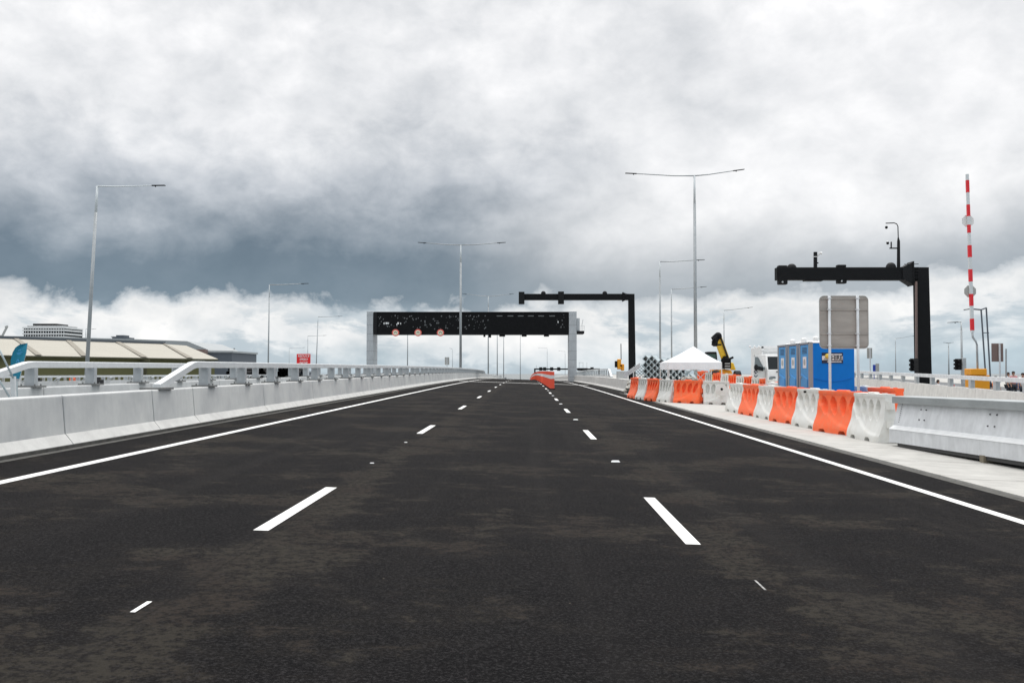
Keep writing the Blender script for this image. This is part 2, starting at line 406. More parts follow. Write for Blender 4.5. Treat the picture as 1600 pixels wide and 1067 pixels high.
sheet('ground', 9.0, 70, -6, 330, .02, MT['apron'], GR, sx=10, sy=6, skirt=2.4)
sheet('ground', 6.75, 9.0, 62, 330, .02, MT['yard'], GR, sx=3, sy=6)
g = MB(); g.box(-260, -10.62, -6, 420, -2.1, .30); g.build('ground', MT['yard'], kind='structure')
g = MB(); g.box(-10.0, -7.32, -6, 360, -2.1, -.10); g.build('median', MT['yard'], kind='structure')
for k in range(4):                              # pour joints of the pale apron
    y = 11.2 + k * 2.9
    sheet('pavement_joint', 6.08, 8.98, y, y + .018, .034, MT['grime'], sx=2, sy=1)
sheet('gutter_line', 5.90, 6.055, -6, 64, .004, MT['grime'], sx=1)

def line(x, wd, y0, y1, name='lane_marking', m=None, dz=.004): sheet(name, x - wd / 2, x + wd / 2, y0, y1, dz, m or MT['paint'], sx=1, sy=2.0)
line(-5.62, .15, -5, 390, 'edge_line'); line(5.03, .15, -5, 390, 'edge_line')
for k in range(-1, 22):
    y = 8.2 + 12.08 * k
    if y > 230: break
    line(-2.18, .125, y, y + 2.95); line(1.365, .125, y, y + 2.95)
sheet('road_joint', -6.7, 6.0, 96, 97.6, .004, MT['toe'], sx=4, sy=1)
line(-2.15, .030, 5.47, 5.72, 'paint_trace', MT['paint']); line(1.56, .015, 6.55, 6.85, 'paint_trace', MT['oldpaint'])

# raised road studs
sb = MB(); sb.hexa([(-.07, -.05, 0), (.07, -.05, 0), (.07, .05, 0), (-.07, .05, 0)], [(-.05, -.03, .022), (.05, -.03, .022), (.05, .03, .022), (-.05, .03, .022)])
def stud(x, y, sc, lab):
    o = sb.build('road_stud', MT['whitep']); o.location = (x, y, G(x, y)); o.scale = (sc, sc, sc)
    tag(o, lab, 'road stud', 'raised road studs between the lane dashes')
stud(1.37, 15.4, 1, 'nearest white raised road stud in the right dash line')
stud(1.37, 27.9, 1, 'second white raised road stud in the right dash line')
stud(1.37, 40.1, 1, 'third white raised road stud in the right dash line')
stud(1.37, 52.2, 1, 'fourth white raised road stud in the right dash line, short of the red panels')
stud(1.37, 64.2, 1, 'small white road stud just left of the first red delineator panel')
stud(-2.17, 14.0, .42, 'tiny white road stud nearest the camera in the left dash line')
stud(-2.17, 17.9, .42, 'tiny white road stud just before the second left lane dash')

# ------------------------------------------------------------------ left parapets and their railings
def parapet(name, label, xf, sgn, ys, y1, mwall, toe=True, H=.78, group=None, toemat=None, fn=None, wid=.28, basez=None):
    # xf: face at the foot, sgn: +1 when the wall body lies to +x, ys: joint positions
    root = thing(name, label, 'barrier', (xf, ys[0], G(xf, ys[0])), group)
    gg = fn or (lambda y: G(xf, y))
    def seg(pa, a, b, bm, zmin=None):
        n = max(1, int((b - a) / 4)); secs = []
        for i in range(n + 1):
            y = a + (b - a) * i / n; z = gg(y)
            secs.append([(xf + sgn * u, y, z + h) for u, h in pa])
        if sgn < 0: secs = [q[::-1] for q in secs]
        bm.sweep(secs)
    wall = [(.15, .2 if toe else -.4), (.15 + wid * .18, H - .015), (.165 + wid * .18, H), (.15 + wid * 1.1, H), (.15 + wid * 1.1, -.5), (.15, -.5)]
    bw = MB(); bt = MB()
    for a, b in zip(ys[:-1], ys[1:]):
        seg(wall, a + .016, b - .016, bw)
        if toe: seg([(.03, -.1), (.03, .058), (.148, .205), (.148, -.1)], a + .012, b - .012, bt)
    part(bw, 'wall', mwall, root, bevel=.012)
    if toe: part(bt, 'toe', toemat or MT['toe'], root)
    if toe:
        lip = MB(); seg([(.012, -.1), (.012, .05), (.06, .056), (.06, -.1)], ys[0], ys[-1], lip); part(lip, 'stained_lip', MT['grime'], root)
    core = MB(); seg([(.20, -.4), (.20, H * .5), (.17 + wid * .18 + .05, H - .06), (.15 + wid, H - .06), (.15 + wid, -.4)], ys[0] + .1, ys[-1] - .1, core)
    part(core, 'joint_filler', MT['joint'], root)
    return root
js = [-4, 2, 8, 14.9, 18.45, 20.7, 26.2, 32.2, 38.2, 44.2]
y = 44.2
while y < 320: y += 6.0; js.append(y)
parapet('concrete_barrier', 'pale concrete barrier with sloped toe along the left edge of the road', -6.74, -1, js, 320, MT['conc'])
gr = MB(); sheet('gutter_line', -6.735, -6.60, -5, 200, .005, MT['grime'], sx=1)
js2 = [-4, 5, 13, 17.8, 21.0, 27, 33, 39]
y = 39
while y < 320: y += 6.0; js2.append(y)
parapet('concrete_barrier', 'second concrete barrier standing behind the left roadside barrier and its railing', -9.98, -1, js2, 320, MT['conc2'], toe=False, H=1.10, fn=lambda y: G(-6.74, y) - .31)

def railing(label, xc, y0, y1, topz, barz, sp, name='bridge_railing', first=2.45, nose=2.1, fn=None, drop=True):
    fn = fn or (lambda y: G(-6.74, y))
    root = thing(name, label, 'railing', (xc, y0, fn(y0) + barz))
    rb = MB(); secs = []
    hw, hh = .075, .07
    def ring(y, z, d=0, w=hw): return [(xc - w, y, z - hh * 2), (xc + w, y, z - hh * 2), (xc + w, y + d, z - .012), (xc + w - .015, y + d, z), (xc - w + .015, y + d, z), (xc - w, y + d, z - .012)]
    secs = [ring(y0, fn(y0) + barz + .105, .0), ring(y0 + nose * .93, fn(y0 + nose) + topz - .02), ring(y0 + nose + .08, fn(y0 + nose) + topz)]
    y = y0 + nose + 4
    while y < y1: secs.append(ring(y, fn(y) + topz)); y += 4
    rb.sweep([q[::-1] for q in secs]); part(rb, 'top_rail', MT['rail'], root, bevel=.006)
    npb = MB(); z = fn(y0) + barz; npb.box(xc - .21, xc + .21, y0 - .30, y0 + .35, z - .005, z + .035); part(npb, 'base_plate', MT['grout'], root)
    k = 0; y = y0 + first + .4; proto = None
    pm = MB(); pl = MB()
    while y < y1 and k < 56:
        z = fn(y) + barz
        if proto is None:
            zt = fn(y) + topz - .14
            for xx0, xx1 in ((-.105, -.085), (.085, .105)): pm.box(xc + xx0, xc + xx1, y - .07, y + .07, z + .03, zt)
            pm.box(xc - .085, xc + .085, y - .012, y + .004, z + .03, zt)
            pm.box(xc - .105, xc + .105, y - .075, y - .068, z + .03, zt - .003)
            proto = pm.build('post', MT['post'], root); 
            pl.box(xc - .215, xc + .215, y - .22, y + .22, z - .004, z + .032)
            for sx in (-.14, .14):
                for sy in (-.13, .13): pl.tube([(xc + sx, y + sy, z + .03), (xc + sx, y + sy, z + .065)], .016, 6)
            plate = pl.build('base_plate', MT['grout'], proto)
            yp, zp = y, z
        else:
            c = copy_tree(proto, root); c.location = (0, y - yp, z - zp)
        y += sp; k += 1
    return root
railing('pale steel railing whose sloping end starts on the left roadside barrier', -7.10, 19.1, 168, 1.33, .78, 2.85)
railing('pale steel railing on the second barrier, seen behind the nearer railing', -10.30, 18.0, 175, 1.33, .79, 2.85, first=4.3 - 2.0 + .0, nose=2.6)

# third parapet on the parallel road, with a guard rail and low pickets
y0, y1 = 40, 150
root = thing('parapet_wall', 'low pale parapet wall with a bent steel guard rail, in front of the warehouse', 'barrier', (-23, y0, .3))
b = MB(); b.box(-22.9, -22.6, y0, y1, .30, 1.02); part(b, 'wall', MT['conc2'], root)
b = MB(); b.box(-22.82, -22.70, y0, y1, 1.19, 1.29); part(b, 'top_rail', MT['rail'], root)
for k in range(30):
    y = y0 + 1.5 + k * 3.0; b = MB(); b.box(-22.84, -22.66, y - .06, y + .06, 1.02, 1.19); b.tube([(-22.6, y + .1, 1.02), (-22.45, y + .1, 1.15), (-22.45, y + .5, 1.2), (-22.6, y + .5, 1.02)], .03, 6); part(b, 'post', MT['post'], root)
root2 = thing('picket_fence', 'row of thin pale pickets just behind the parapet wall before the warehouse', 'fence', (-23.5, y0, .3))
for k in range(95): y = y0 + 1 + k * .75; b = MB(); b.box(-23.6, -23.5, y, y + .1, .3, 1.20); part(b, 'picket', MT['signgrey'], root2)
b = MB(); b.box(-23.57, -23.53, y0 + 1, y0 + 72, 1.20, 1.24); part(b, 'top_rail', MT['signgrey'], root2)

# ------------------------------------------------------------------ lamps
def lamp(x, y, Y, arms, label, r=.11, foot=None, base=None, group='street lamps along the road', m='pole', yang=0):
    top = px(x, y, Y); bx = px(foot[0], foot[1], Y) if foot else Vector((top.x, Y, 0))
    zb = base if base is not None else (.30 if top.x < -10.6 else (GR(top.x, Y) if top.x > 6.8 else G(-7.5, Y) - .1))
    if foot: d = (top - bx) / (top.z - bx.z); bx = top - d * (top.z - zb)
    bx.z = zb
    root = thing('street_lamp', label, 'street lamp', bx, group)
    sl = top + (bx - top) * .13
    b = MB(); b.tube([bx, sl], [r, r * .72], 10); part(b, 'pole', MT[m], root, smooth=True)
    b = MB(); b.tube([sl, top], [r * .62, r * .5], 10); part(b, 'pole_tip', MT['polelight' if m == 'pole' else m], root, smooth=True)
    if Y < 160:
        b = MB(); b.box(bx.x - r * 2, bx.x + r * 2, bx.y - r * 2, bx.y + r * 2, bx.z, bx.z + .04); part(b, 'base_plate', MT['post'], root)
    for ax, ay in arms:
        e = px(ax, ay, Y); d = (e - top).normalized(); ha = e - d * .95
        mid = top + (ha - top) * .35 + Vector((0, 0, -abs((ha - top).length) * .012))
        b = MB(); b.tube([top, mid, ha], [.055, .05, .035], 8); part(b, 'arm', MT['polelight' if Y < 75 else 'pole'] if m == 'pole' else MT[m], root, smooth=True)
        s = Vector((0, .14, 0)); u = Vector((0, 0, .035))
        b = MB(); b.hexa([ha - s * .6 - u, e - s - u * .4, e + s - u * .4, ha + s * .6 - u], [ha - s * .6 + u, e - s + u * .7, e + s + u * .7, ha + s * .6 + u])
        q = ha + d * .25; b.tube([q - u, q - Vector((0, 0, .11))], [.05, .03], 8)
        part(b, 'lamp_head', MT['black2'], root)
    return root
lamp(152, 291, 72, [(258, 290)], 'nearest tall street lamp on the left, one arm, in front of the cream roof', r=.15, foot=(135, 590))
lamp(421, 445, 128, [(482, 443)], 'tall single-arm street lamp left of the red speed sign', foot=(419, 575), r=.10)
lamp(497, 495, 205, [(535, 494)], 'distant single-arm street lamp just right of the red speed sign', foot=(494, 575))
lamp(481, 525, 270, [(510, 524)], 'far single-arm street lamp rising behind the red speed sign')
lamp(452, 544, 330, [(477, 543)], 'very far small street lamp left of the red speed sign', r=.09)
lamp(134, 514, 250, [(150, 514)], 'thin far lamp seen against the warehouse beside the nearest left lamp', r=.13)
lamp(720, 383, 113, [(653, 379), (790, 379)], 'double-arm street lamp standing in front of the dark perforated gantry', r=.15)
lamp(763, 463, 199, [(722, 459), (803, 459)], 'double-arm street lamp whose arms show just above the dark gantry', r=.13)
lamp(637, 500, 250, [(620, 499)], 'thin far lamp pole under the left half of the gantry', r=.15)
lamp(777, 505, 290, [(770, 504)], 'thin far pole under the gantry, first right of the double-arm lamp', r=.16)
lamp(787, 508, 320, [(795, 507)], 'thin far pole under the gantry, second right of the double-arm lamp', r=.15)
lamp(813, 512, 390, [(806, 511), (820, 511)], 'faint far pole under the gantry near its third hanging box', r=.14)
lamp(855, 544, 420, [(840, 543)], 'faint far lamp above the row of red delineator panels', r=.13, base=-6)
lamp(883, 549, 470, [(872, 548)], 'faint far lamp just left of the gantry right leg', r=.13, base=-7)
lamp(707, 545, 330, [(702, 544)], 'short far pole beside the small grey sign, left of the double lamp', r=.1)
lamp(1085, 275, 84, [(977, 271), (1163, 265)], 'tall double-arm street lamp rising behind the white marquee tent', r=.16, foot=(1087, 560))
lamp(1031, 409, 113, [(1101, 406)], 'single-arm lamp left of the tall double-arm lamp, behind the steel stacks', r=.12)
lamp(1049, 452, 143, [(1104, 448)], 'single-arm lamp between the taller single lamp and the tall double lamp', r=.12)
lamp(1131, 485, 170, [(1176, 480)], 'distant single-arm lamp right of the yellow telehandler boom', r=.12)
lamp(1399, 529, 230, [(1432, 524)], 'faint single-arm lamp left of the near black gantry post', r=.12)
lamp(1502, 503, 95, [(1481, 504)], 'short pale street lamp beside the boom barrier with arm to the left', r=.12)
lamp(1482, 536, 190, [(1474, 535), (1490, 535)], 'small far double-head lamp between the black post and the boom barrier', r=.14)
# twin dark poles
root = thing('street_lamp', 'dark twin-pole lamp with one arm, right of the boom barrier', 'street lamp', px(1541, 600, 60), 'street lamps along the road')
b = MB(); b.tube([px(1541, 600, 60), px(1533, 484, 60)], .05, 8); b.tube([px(1548, 600, 60.6), px(1541, 481, 60.6)], .05, 8); b.beam(px(1537, 520, 60.2), px(1545, 520, 60.4), .05, .05); part(b, 'pole', MT['slate'], root)
b = MB(); b.tube([px(1541, 481, 60.6), px(1533, 484, 60), px(1516, 482.5, 60)], .045, 8); part(b, 'arm', MT['slate'], root)
b = MB(); b.beam(px(1519, 482.5, 60), px(1507, 484, 60), .25, .05); part(b, 'lamp_head', MT['black2'], root)

# ------------------------------------------------------------------ big perforated gantry
Yg = 140.0
A = px(573, 487, Yg); B = px(901, 486, Yg)
root = thing('sign_gantry', 'long dark perforated gantry spanning the road on two grey clad legs', 'gantry', (A.x + .4, Yg, G(-6, Yg)))
for name, x0, x1, lab in (('leg', 573, 583, 'left'), ('leg', 889, 901, 'right')):
    a, c = px(x0, 486.5, Yg), px(x1, 486.5, Yg)
    b = MB(); zb = -2.0; b.box(a.x, c.x, Yg, Yg + 4.2, zb, a.z)
    lg = part(b, 'leg', MT['clad'], root, bevel=.03)
    b = MB(); z = a.z - .55; k = 0
    while z > .3:
        b.box(a.x - .006, c.x + .006, Yg - .006, Yg + 4.206, z - .03, z); z -= (1.35, 1.25, 1.05)[k % 3]; k += 1
    part(b, 'panel_joint', MT['cladj'], lg)
a, c = px(584, 487.5, Yg), px(888.5, 522, Yg)
b = MB(); b.box(a.x, c.x, Yg + .1, Yg + 3.9, c.z, a.z); bb = part(b, 'beam', MT['mesh'], root)
b = MB(); b.box(a.x, c.x, Yg + .02, Yg + .1, a.z - .12, a.z + .03); b.box(a.x, c.x, Yg + .02, Yg + .1, c.z - .03, c.z + .12); b.box(a.x, a.x + .45, Yg + .0, Yg + .1, c.z, a.z); part(b, 'beam_frame', MT['black2'], bb)
b = MB(); rr = random.Random(3)
zones = [(590, 766, 105)]
for x0, x1, n in zones:
    for _ in range(n):
        x, yy = rr.uniform(x0, x1), rr.uniform(493, 514)
        p = px(x, yy, Yg); s = rr.choice((.05, .07, .09, .11)); b.add([(p.x - s, Yg + .085, p.z - s * .6), (p.x + s * .2, Yg + .085, p.z - s), (p.x + s, Yg + .085, p.z + s * .6), (p.x - s * .2, Yg + .085, p.z + s)], [(0, 1, 2, 3)])
for _ in range(12):
    x, yy = rr.uniform(868, 884), rr.uniform(491, 512); p = px(x, yy, Yg); s = rr.choice((.04, .07)); b.box(p.x - s, p.x + s, Yg + .085, Yg + .1, p.z - s, p.z + s)
for x in (776, 793, 809, 825, 841, 858):
    p, q = px(x, 493, Yg), px(x + 9, 494.3, Yg); b.box(p.x, q.x, Yg + .085, Yg + .1, q.z, p.z)
f = part(b, 'perforation', MT['fleck'], bb); f['kind'] = 'stuff'
b = MB()
for x, yy, wd in ((600, 505, 1.2), (604, 505, 3), (607, 505, 1), (622, 505, 2.2), (626, 505.5, 1), (620, 507, 1), (872, 503, 1.3)):
    p = px(x, yy, Yg); b.box(p.x - wd * .05, p.x + wd * .05, Yg + .07, Yg + .1, p.z - .13, p.z + .13)
part(b, 'bright_opening', MT['whitep'], bb)
for x in (618.5, 653.5, 688.5):
    p = px(x, 520, Yg); b = MB(); b.disc((p.x, Yg - .35, p.z), .50, .1, MT['redring'], 24)
    sg = part(b, 'speed_disc', None, root)
    b = MB(); b.disc((p.x, Yg - .37, p.z), .34, .03, MT['cream'], 24); part(b, 'disc_face', None, sg)
    b = MB(); 
    for k in range(7):
        t0, t1 = math.pi * k / 7, math.pi * (k + 1) / 7; q = lambda t, r: Vector((p.x + math.cos(t) * r, Yg - .40, p.z + math.sin(t) * r - .06))
        b.add([q(t0, .20), q(t1, .20), q(t1, .13), q(t0, .13)], [(0, 1, 2, 3)])
    part(b, 'disc_symbol', MT['blackp'], sg)
for x0, x1, d in ((755, 758, 4), (763, 767, 5), (780, 789, 3.5), (815, 823, 3.5), (850, 858, 3.5)):
    p, q = px(x0, 522, Yg), px(x1, 522 + d, Yg); b = MB(); b.box(p.x, q.x, Yg + .5, Yg + 1.3, q.z, p.z + .02); part(b, 'lane_sensor', MT['black2'], root)
p, q = px(901.5, 497, Yg), px(906, 517, Yg); b = MB(); b.box(p.x, q.x, Yg + .2, Yg + 3.9, q.z, p.z); part(b, 'equipment_cabinet', MT['clad'], root)
p, q = px(901.5, 517, Yg), px(913, 521, Yg); b = MB(); b.box(p.x, q.x, Yg, Yg + 3.9, q.z, p.z); part(b, 'walkway', MT['black2'], root)
b = MB()
for x in (908, 910.5, 913):
    b.beam(px(x, 517, Yg), px(x, 509, Yg), .05, .05)
b.beam(px(907, 509.5, Yg), px(913, 509.5, Yg), .05, .05); b.beam(px(907, 513, Yg), px(913, 513, Yg), .04, .04); b.beam(px(909, 509, Yg), px(911, 499, Yg), .1, .1); part(b, 'walkway_rail', MT['white'], root)

# ------------------------------------------------------------------ black cantilever gantries
def cantilever(Y, x_l, x_r0, x_r1, y_top, y_bot, y_foot, label, near=True):
    tl = px(x_l, y_top, Y); tr = px(x_r1, y_top, Y); bl = px(x_l, y_bot, Y); p0 = px(x_r0, y_top, Y)
    h = tl.z - bl.z; wd = tr.x - p0.x
    zb = GR(tr.x, Y)
    root = thing('cantilever_gantry', label, 'gantry', ((p0.x + tr.x) / 2, Y, zb), 'black cantilever gantries on the right')
    b = MB(); b.hexa([(p0.x, Y - wd / 2, zb), (tr.x + .12, Y - wd / 2, zb), (tr.x + .12, Y + wd / 2, zb), (p0.x, Y + wd / 2, zb)],
                     [(p0.x - .02, Y - wd / 2, tr.z), (tr.x, Y - wd / 2, tr.z), (tr.x, Y + wd / 2, tr.z), (p0.x - .02, Y + wd / 2, tr.z)])
    part(b, 'post', MT['black'], root, bevel=.02)
    b = MB(); b.box(p0.x - .4, tr.x + .5, Y - wd, Y + wd, zb, zb + .06); part(b, 'base_plate', MT['post'], root)
    b = MB(); b.hexa([(tl.x, Y - .33, bl.z), (p0.x - .03, Y - .42, tr.z - h), (p0.x - .03, Y + .42, tr.z - h), (tl.x, Y + .33, bl.z)],
                     [(tl.x, Y - .33, tl.z), (p0.x - .03, Y - .42, tr.z), (p0.x - .03, Y + .42, tr.z), (tl.x, Y + .33, tl.z)])
    part(b, 'arm', MT['black'], root, bevel=.02)
    return root, tl, tr, h, p0
Yc = 66.0
root, tl, tr, h, p0 = cantilever(Yc, 1212, 1430, 1448, 418.5, 438, 590, 'nearer black cantilever gantry on the right carrying camera masts')
b = MB(); fx = px(1419, 400, Yc).x
for k in range(6): z = tr.z + .18 - k * (h + .34) / 5.2; b.beam((fx - .45, Yc - .46, z), (fx + .5, Yc - .46, z + .02), .1, .035)
b.hexa([(fx - .55, Yc - .5, tr.z - h * .9), (fx + .12, Yc - .5, tr.z - h - .35), (fx + .12, Yc + .5, tr.z - h - .35), (fx - .55, Yc + .5, tr.z - h * .9)],
       [(fx - .55, Yc - .5, tr.z - .02), (fx + .12, Yc - .5, tr.z + .33), (fx + .12, Yc + .5, tr.z + .33), (fx - .55, Yc + .5, tr.z - .02)])
b.box(fx + .12, fx + .19, Yc - .55, Yc + .55, tr.z - h - .38, tr.z + .38); part(b, 'flange', MT['black2'], root, bevel=.01)
def dome(x, yb, yt, hang=False):
    b = MB(); p, q = px(x, yb, Yc), px(x, yt, Yc); r = abs(p.z - q.z) * .5 + .05
    if hang:
        b.box(p.x - .3, p.x + .3, Yc - .32, Yc + .2, q.z, p.z + .08); b.box(p.x - .3, p.x + .3, Yc - .25, Yc + .2, p.z + .8, p.z + .98)
        lens_ = MB(); lens_.ball((p.x - .05, Yc - .32, q.z + .15), .07, n=8); part(lens_, 'lens', MT['post'], root)
        part(b, 'lane_sensor', MT['black2'], root, bevel=.06)
    else:
        b.ball((p.x, Yc, p.z), abs(q.z - p.z), n=12); part(b, 'radar_dome', MT['black2'], root, smooth=True)
dome(1237, 420, 412); dome(1392, 418, 410); dome(1222, 438, 445, True); dome(1314, 437, 443.5, True)
b = MB(); p, q = px(1256, 437, Yc), px(1284, 439.5, Yc); b.box(p.x, q.x, Yc - .3, Yc + .3, q.z, p.z + .05); part(b, 'arm_tray', MT['black2'], root)
b = MB(); b.beam(px(1274, 419, Yc), px(1274, 394, Yc), .2, .2, up=Vector((0, 1, 0))); b.ball(px(1278, 411, Yc), .05, n=6); mast = part(b, 'mast', MT['black2'], root)
b = MB(); b.tube([px(1277, 401, Yc), px(1281, 395.5, Yc), px(1284, 396, Yc)], [.04, .06, .1], 8); b.box(*[v for v in (px(1270, 402, Yc).x, px(1277, 400, Yc).x, Yc - .13, Yc + .13, px(1274, 402, Yc).z, px(1274, 401, Yc).z)]); part(b, 'camera', MT['white'], mast)
b = MB(); b.tube([px(1404, 418, Yc), px(1404, 377, Yc), px(1403.5, 371, Yc)], [.12, .10, .04], 8)
b.tube([px(1403.5, 371, Yc), px(1403, 354, Yc), px(1401, 350, Yc), px(1397, 348.5, Yc), px(1384, 349, Yc)], .035, 8)
b.beam(px(1404, 388, Yc), px(1390, 388, Yc), .08, .08); b.beam(px(1392.5, 388, Yc), px(1392.5, 378, Yc), .07, .07)
mast = part(b, 'mast', MT['black2'], root)
b = MB(); b.ball(px(1385, 355.5, Yc), .10, MT['black'], 10); b.ball(px(1385, 353.5, Yc), .07, MT['white'], 8); part(b, 'dome_camera', None, mast, smooth=True)
b = MB(); b.ball(px(1387, 380, Yc), .10, MT['black'], 10); b.ball(px(1386.5, 378, Yc), .07, MT['white'], 8); part(b, 'dome_camera', None, mast, smooth=True)
b = MB(); b.beam(px(1431.5, 440, Yc - .7), px(1431.8, 560, Yc - .7), .1, .16, up=Vector((0, 1, 0))); part(b, 'lit_side_strip', MT['signbrown'], root)  # added strip, its lighter tone imitates daylight on the post's left face

Yc = 105.0
root, tl, tr, h, p0 = cantilever(Yc, 811, 982, 991, 459.5, 469, 590, 'farther black cantilever gantry, its arm reaching over the grey gantry leg')
def sensor(x, yt, yb):
    a, c = px(x - 4.5, yt, Yc), px(x + 4.5, yb, Yc); b = MB(); b.box(a.x, c.x, Yc - .5, Yc + .45, c.z, a.z); b.box(a.x + .1, c.x - .25, Yc - .53, Yc - .5, c.z + .1, c.z + .35, ); part(b, 'lane_sensor', MT['black2'], root, bevel=.08)
sensor(815, 456.5, 475); sensor(876.5, 456, 475)
for x in (849, 945): b = MB(); b.ball(px(x, 458.5, Yc), .26, n=10); part(b, 'radar_dome', MT['black2'], root, smooth=True)
b = MB()
for k in range(4): p = px(973 + k * 1.6, 464, Yc); b.box(p.x - .03, p.x + .03, Yc - .5, Yc + .5, p.z - .48 + .05 * k, p.z + .48 - .05 * k)
part(b, 'flange', MT['black2'], root)

# far gantry over the crest
Y = 300.0
p0, p1 = px(834.5, 575.5, Y), px(935, 578, Y)
root = thing('sign_gantry', 'tiny far black gantry with lane boxes seen beyond the road crest', 'gantry', (p0.x, Y, -2))
b = MB(); b.box(p0.x, p0.x + .45, Y, Y + .5, -2.2, p0.z); b.box(p1.x, p1.x + .45, Y, Y + .5, -2.2, p0.z); part(b, 'leg', MT['black'], root)
b = MB(); b.box(p0.x, p1.x, Y, Y + .5, p0.z - .42, p0.z); q0, q1 = px(902, 575, Y), px(918, 579, Y); b.box(q0.x, q1.x, Y - .2, Y, q1.z, q0.z); part(b, 'beam', MT['black'], root)
b = MB()
for x in (845, 851, 862, 873, 925): p = px(x, 574.5, Y); b.box(p.x - .5, p.x + .5, Y - .3, Y - .02, p.z - .9, p.z + .15)
part(b, 'lane_box', MT['black2'], root)
b = MB()
for x in (838, 905, 911, 917): b.beam(px(x, 576, Y), px(x, 566 if x > 850 else 571, Y), .1, .1, up=Vector((0, 1, 0)))
b.beam(px(904, 566.5, Y), px(911, 566.5, Y), .1, .1); part(b, 'mast', MT['post'], root)

# ------------------------------------------------------------------ right hand concrete barrier and railing beyond
ysr = [64.0]
while ysr[-1] < 320: ysr.append(ysr[-1] + 6)
parapet('concrete_barrier', 'pale concrete barrier along the far right edge of the road', 6.52, 1, ysr, 320, MT['toe'], H=.86)
def ZR2(y): return G(7, y)
root = thing('bridge_railing', 'weathered grey railing rising behind the far right concrete barrier', 'railing', (8.3, 98, 0))
b = MB(); zt = lambda y: px(900, 576.3, y).z
b.sweep([[(8.25, y, z - .12), (8.45, y, z - .12), (8.45, y, z), (8.25, y, z)][::-1] for y, z in ((98, GR(8.3, 98) + .85), (101, 1.86), (120, 1.9), (160, 1.75), (190, 1.3))]); part(b, 'top_rail', MT['rail'], root)
for k in range(28):
    y = 101.5 + k * 3; z = 1.86 if y < 125 else 1.86 - (y - 125) ** 2 * .00013
    b = MB(); b.box(8.27, 8.43, y - .08, y + .08, .2, z - .13); part(b, 'post', MT['post'], root)
b = MB(); b.box(8.2, 8.5, 99, 190, -1, 1.15); w3 = part(b, 'wall', MT['conc2'], root)

# right ramp parapet with rail, running away to the right
RX = lambda y: 17 + (y - 34) * .1706
zc = lambda y: .72 + (y - 34) * .0097
root = thing('concrete_barrier', 'curving concrete barrier of the ramp on the right under the steel guard rail', 'barrier', (17, 34, -.1), 'ramp barriers')
def ramp_seg(a, b_, bm, prof):
    secs = []
    n = 2
    for i in range(n + 1):
        y = a + (b_ - a) * i / n; secs.append([(RX(y) + u, y, (zc(y) + h if h > -.3 else GR(RX(y), y) - .3)) for u, h in prof])
    bm.sweep(secs)
b = MB(); y = 22.0
while y < 125:
    ramp_seg(y + .012, y + 4.5 - .012, b, [(-.1, -9), (0, 0), (.3, 0), (.3, -9)]); y += 4.5
part(b, 'wall', MT['toe'], root)
root = thing('guard_rail', 'long pale steel guard rail on the curving ramp barrier at the right', 'railing', (17.1, 34, .7))
b = MB(); secs = []
y = 22.0
while y < 126: secs.append([(RX(y) + u, y, zc(y) + .5 + h) for u, h in ((.02, -.16), (.02, 0), (.2, 0), (.2, -.16))]); y += 4
b.sweep(secs); part(b, 'top_rail', MT['galv'], root)
y = 24.0; pr = None
while y < 124:
    if pr is None:
        b = MB(); b.box(RX(y) + .04, RX(y) + .2, y - .12, y + .12, zc(y), zc(y) + .34); pr = part(b, 'post', MT['post'], root); py_ = y; pxx = RX(y); pz = zc(y)
    else:
        c = pr.copy(); COL.objects.link(c); c.parent = root; c.location = (RX(y) - pxx, y - py_, zc(y) - pz)
    y += 3.4
b = MB(); vs = []; yy = list(range(22, 127, 4))
for y in yy:
    for u in (.35, 12): x = RX(y) + u; vs.append((x, y, GR(x, y) + .05))
b.add(vs, [(2 * i, 2 * i + 1, 2 * i + 3, 2 * i + 2) for i in range(len(yy) - 1)]); b.build('road', MT['rampgrey'], kind='structure')
# white end terminal in front of the ramp barrier
b = MB(); p = [(11.6, 30.5), (12.4, 30.8), (14.2, 44), (12.8, 44)]
b.hexa([(x, y, GR(x, y)) for x, y in p], [(11.9, 30.6, GR(12, 30) + .16), (12.2, 30.7, GR(12, 30) + .16), (13.9, 44, .78), (13.1, 44, .78)])
b.box(13.1, 13.9, 44, 58, -.1, .78)
tag(b.build('concrete_barrier', MT['toe'], loc=(12.5, 38, -.2)), 'pale concrete barrier with tapering nose between the steel barrier and the ramp', 'barrier')

# ------------------------------------------------------------------ red delineator panels
def panel(y, x, lab):
    b = MB(); H = 1.22; wd = .16
    z = G(x, y); root = thing('delineator_panel', lab, 'traffic delineator', (x, y, z), 'red and white lane delineator panels on the road')
    b.hexa([(x - wd, y - .02, z + .07), (x + wd, y - .02, z + .07), (x + wd, y + .02, z + .07), (x - wd, y + .02, z + .07)], [(x - wd, y - .02, z + H), (x + wd, y - .02, z + H), (x + wd, y + .02, z + H), (x - wd, y + .02, z + H)])
    part(b, 'board', MT['panel'], root)
    b = MB(); b.box(x - wd - .002, x + wd + .002, y - .026, y + .026, z + H * .60, z + H * .80); part(b, 'band', MT['reflect'], root)
    b = MB(); b.box(x - .22, x + .22, y - .2, y + .2, z, z + .07); part(b, 'foot', MT['rubber'], root)
orders = ['nearest red and white delineator panel, at the right end of the row', 'second red and white delineator panel from the near end of the row', 'third red and white delineator panel from the near end', 'fourth red and white delineator panel from the near end']
for k in range(46):
    y = 68.5 * 1.036 ** k; x = 1.74 - k * .012
    panel(y, x, orders[k] if k < 4 else 'red and white delineator panel in the tightly overlapping far part of the row')

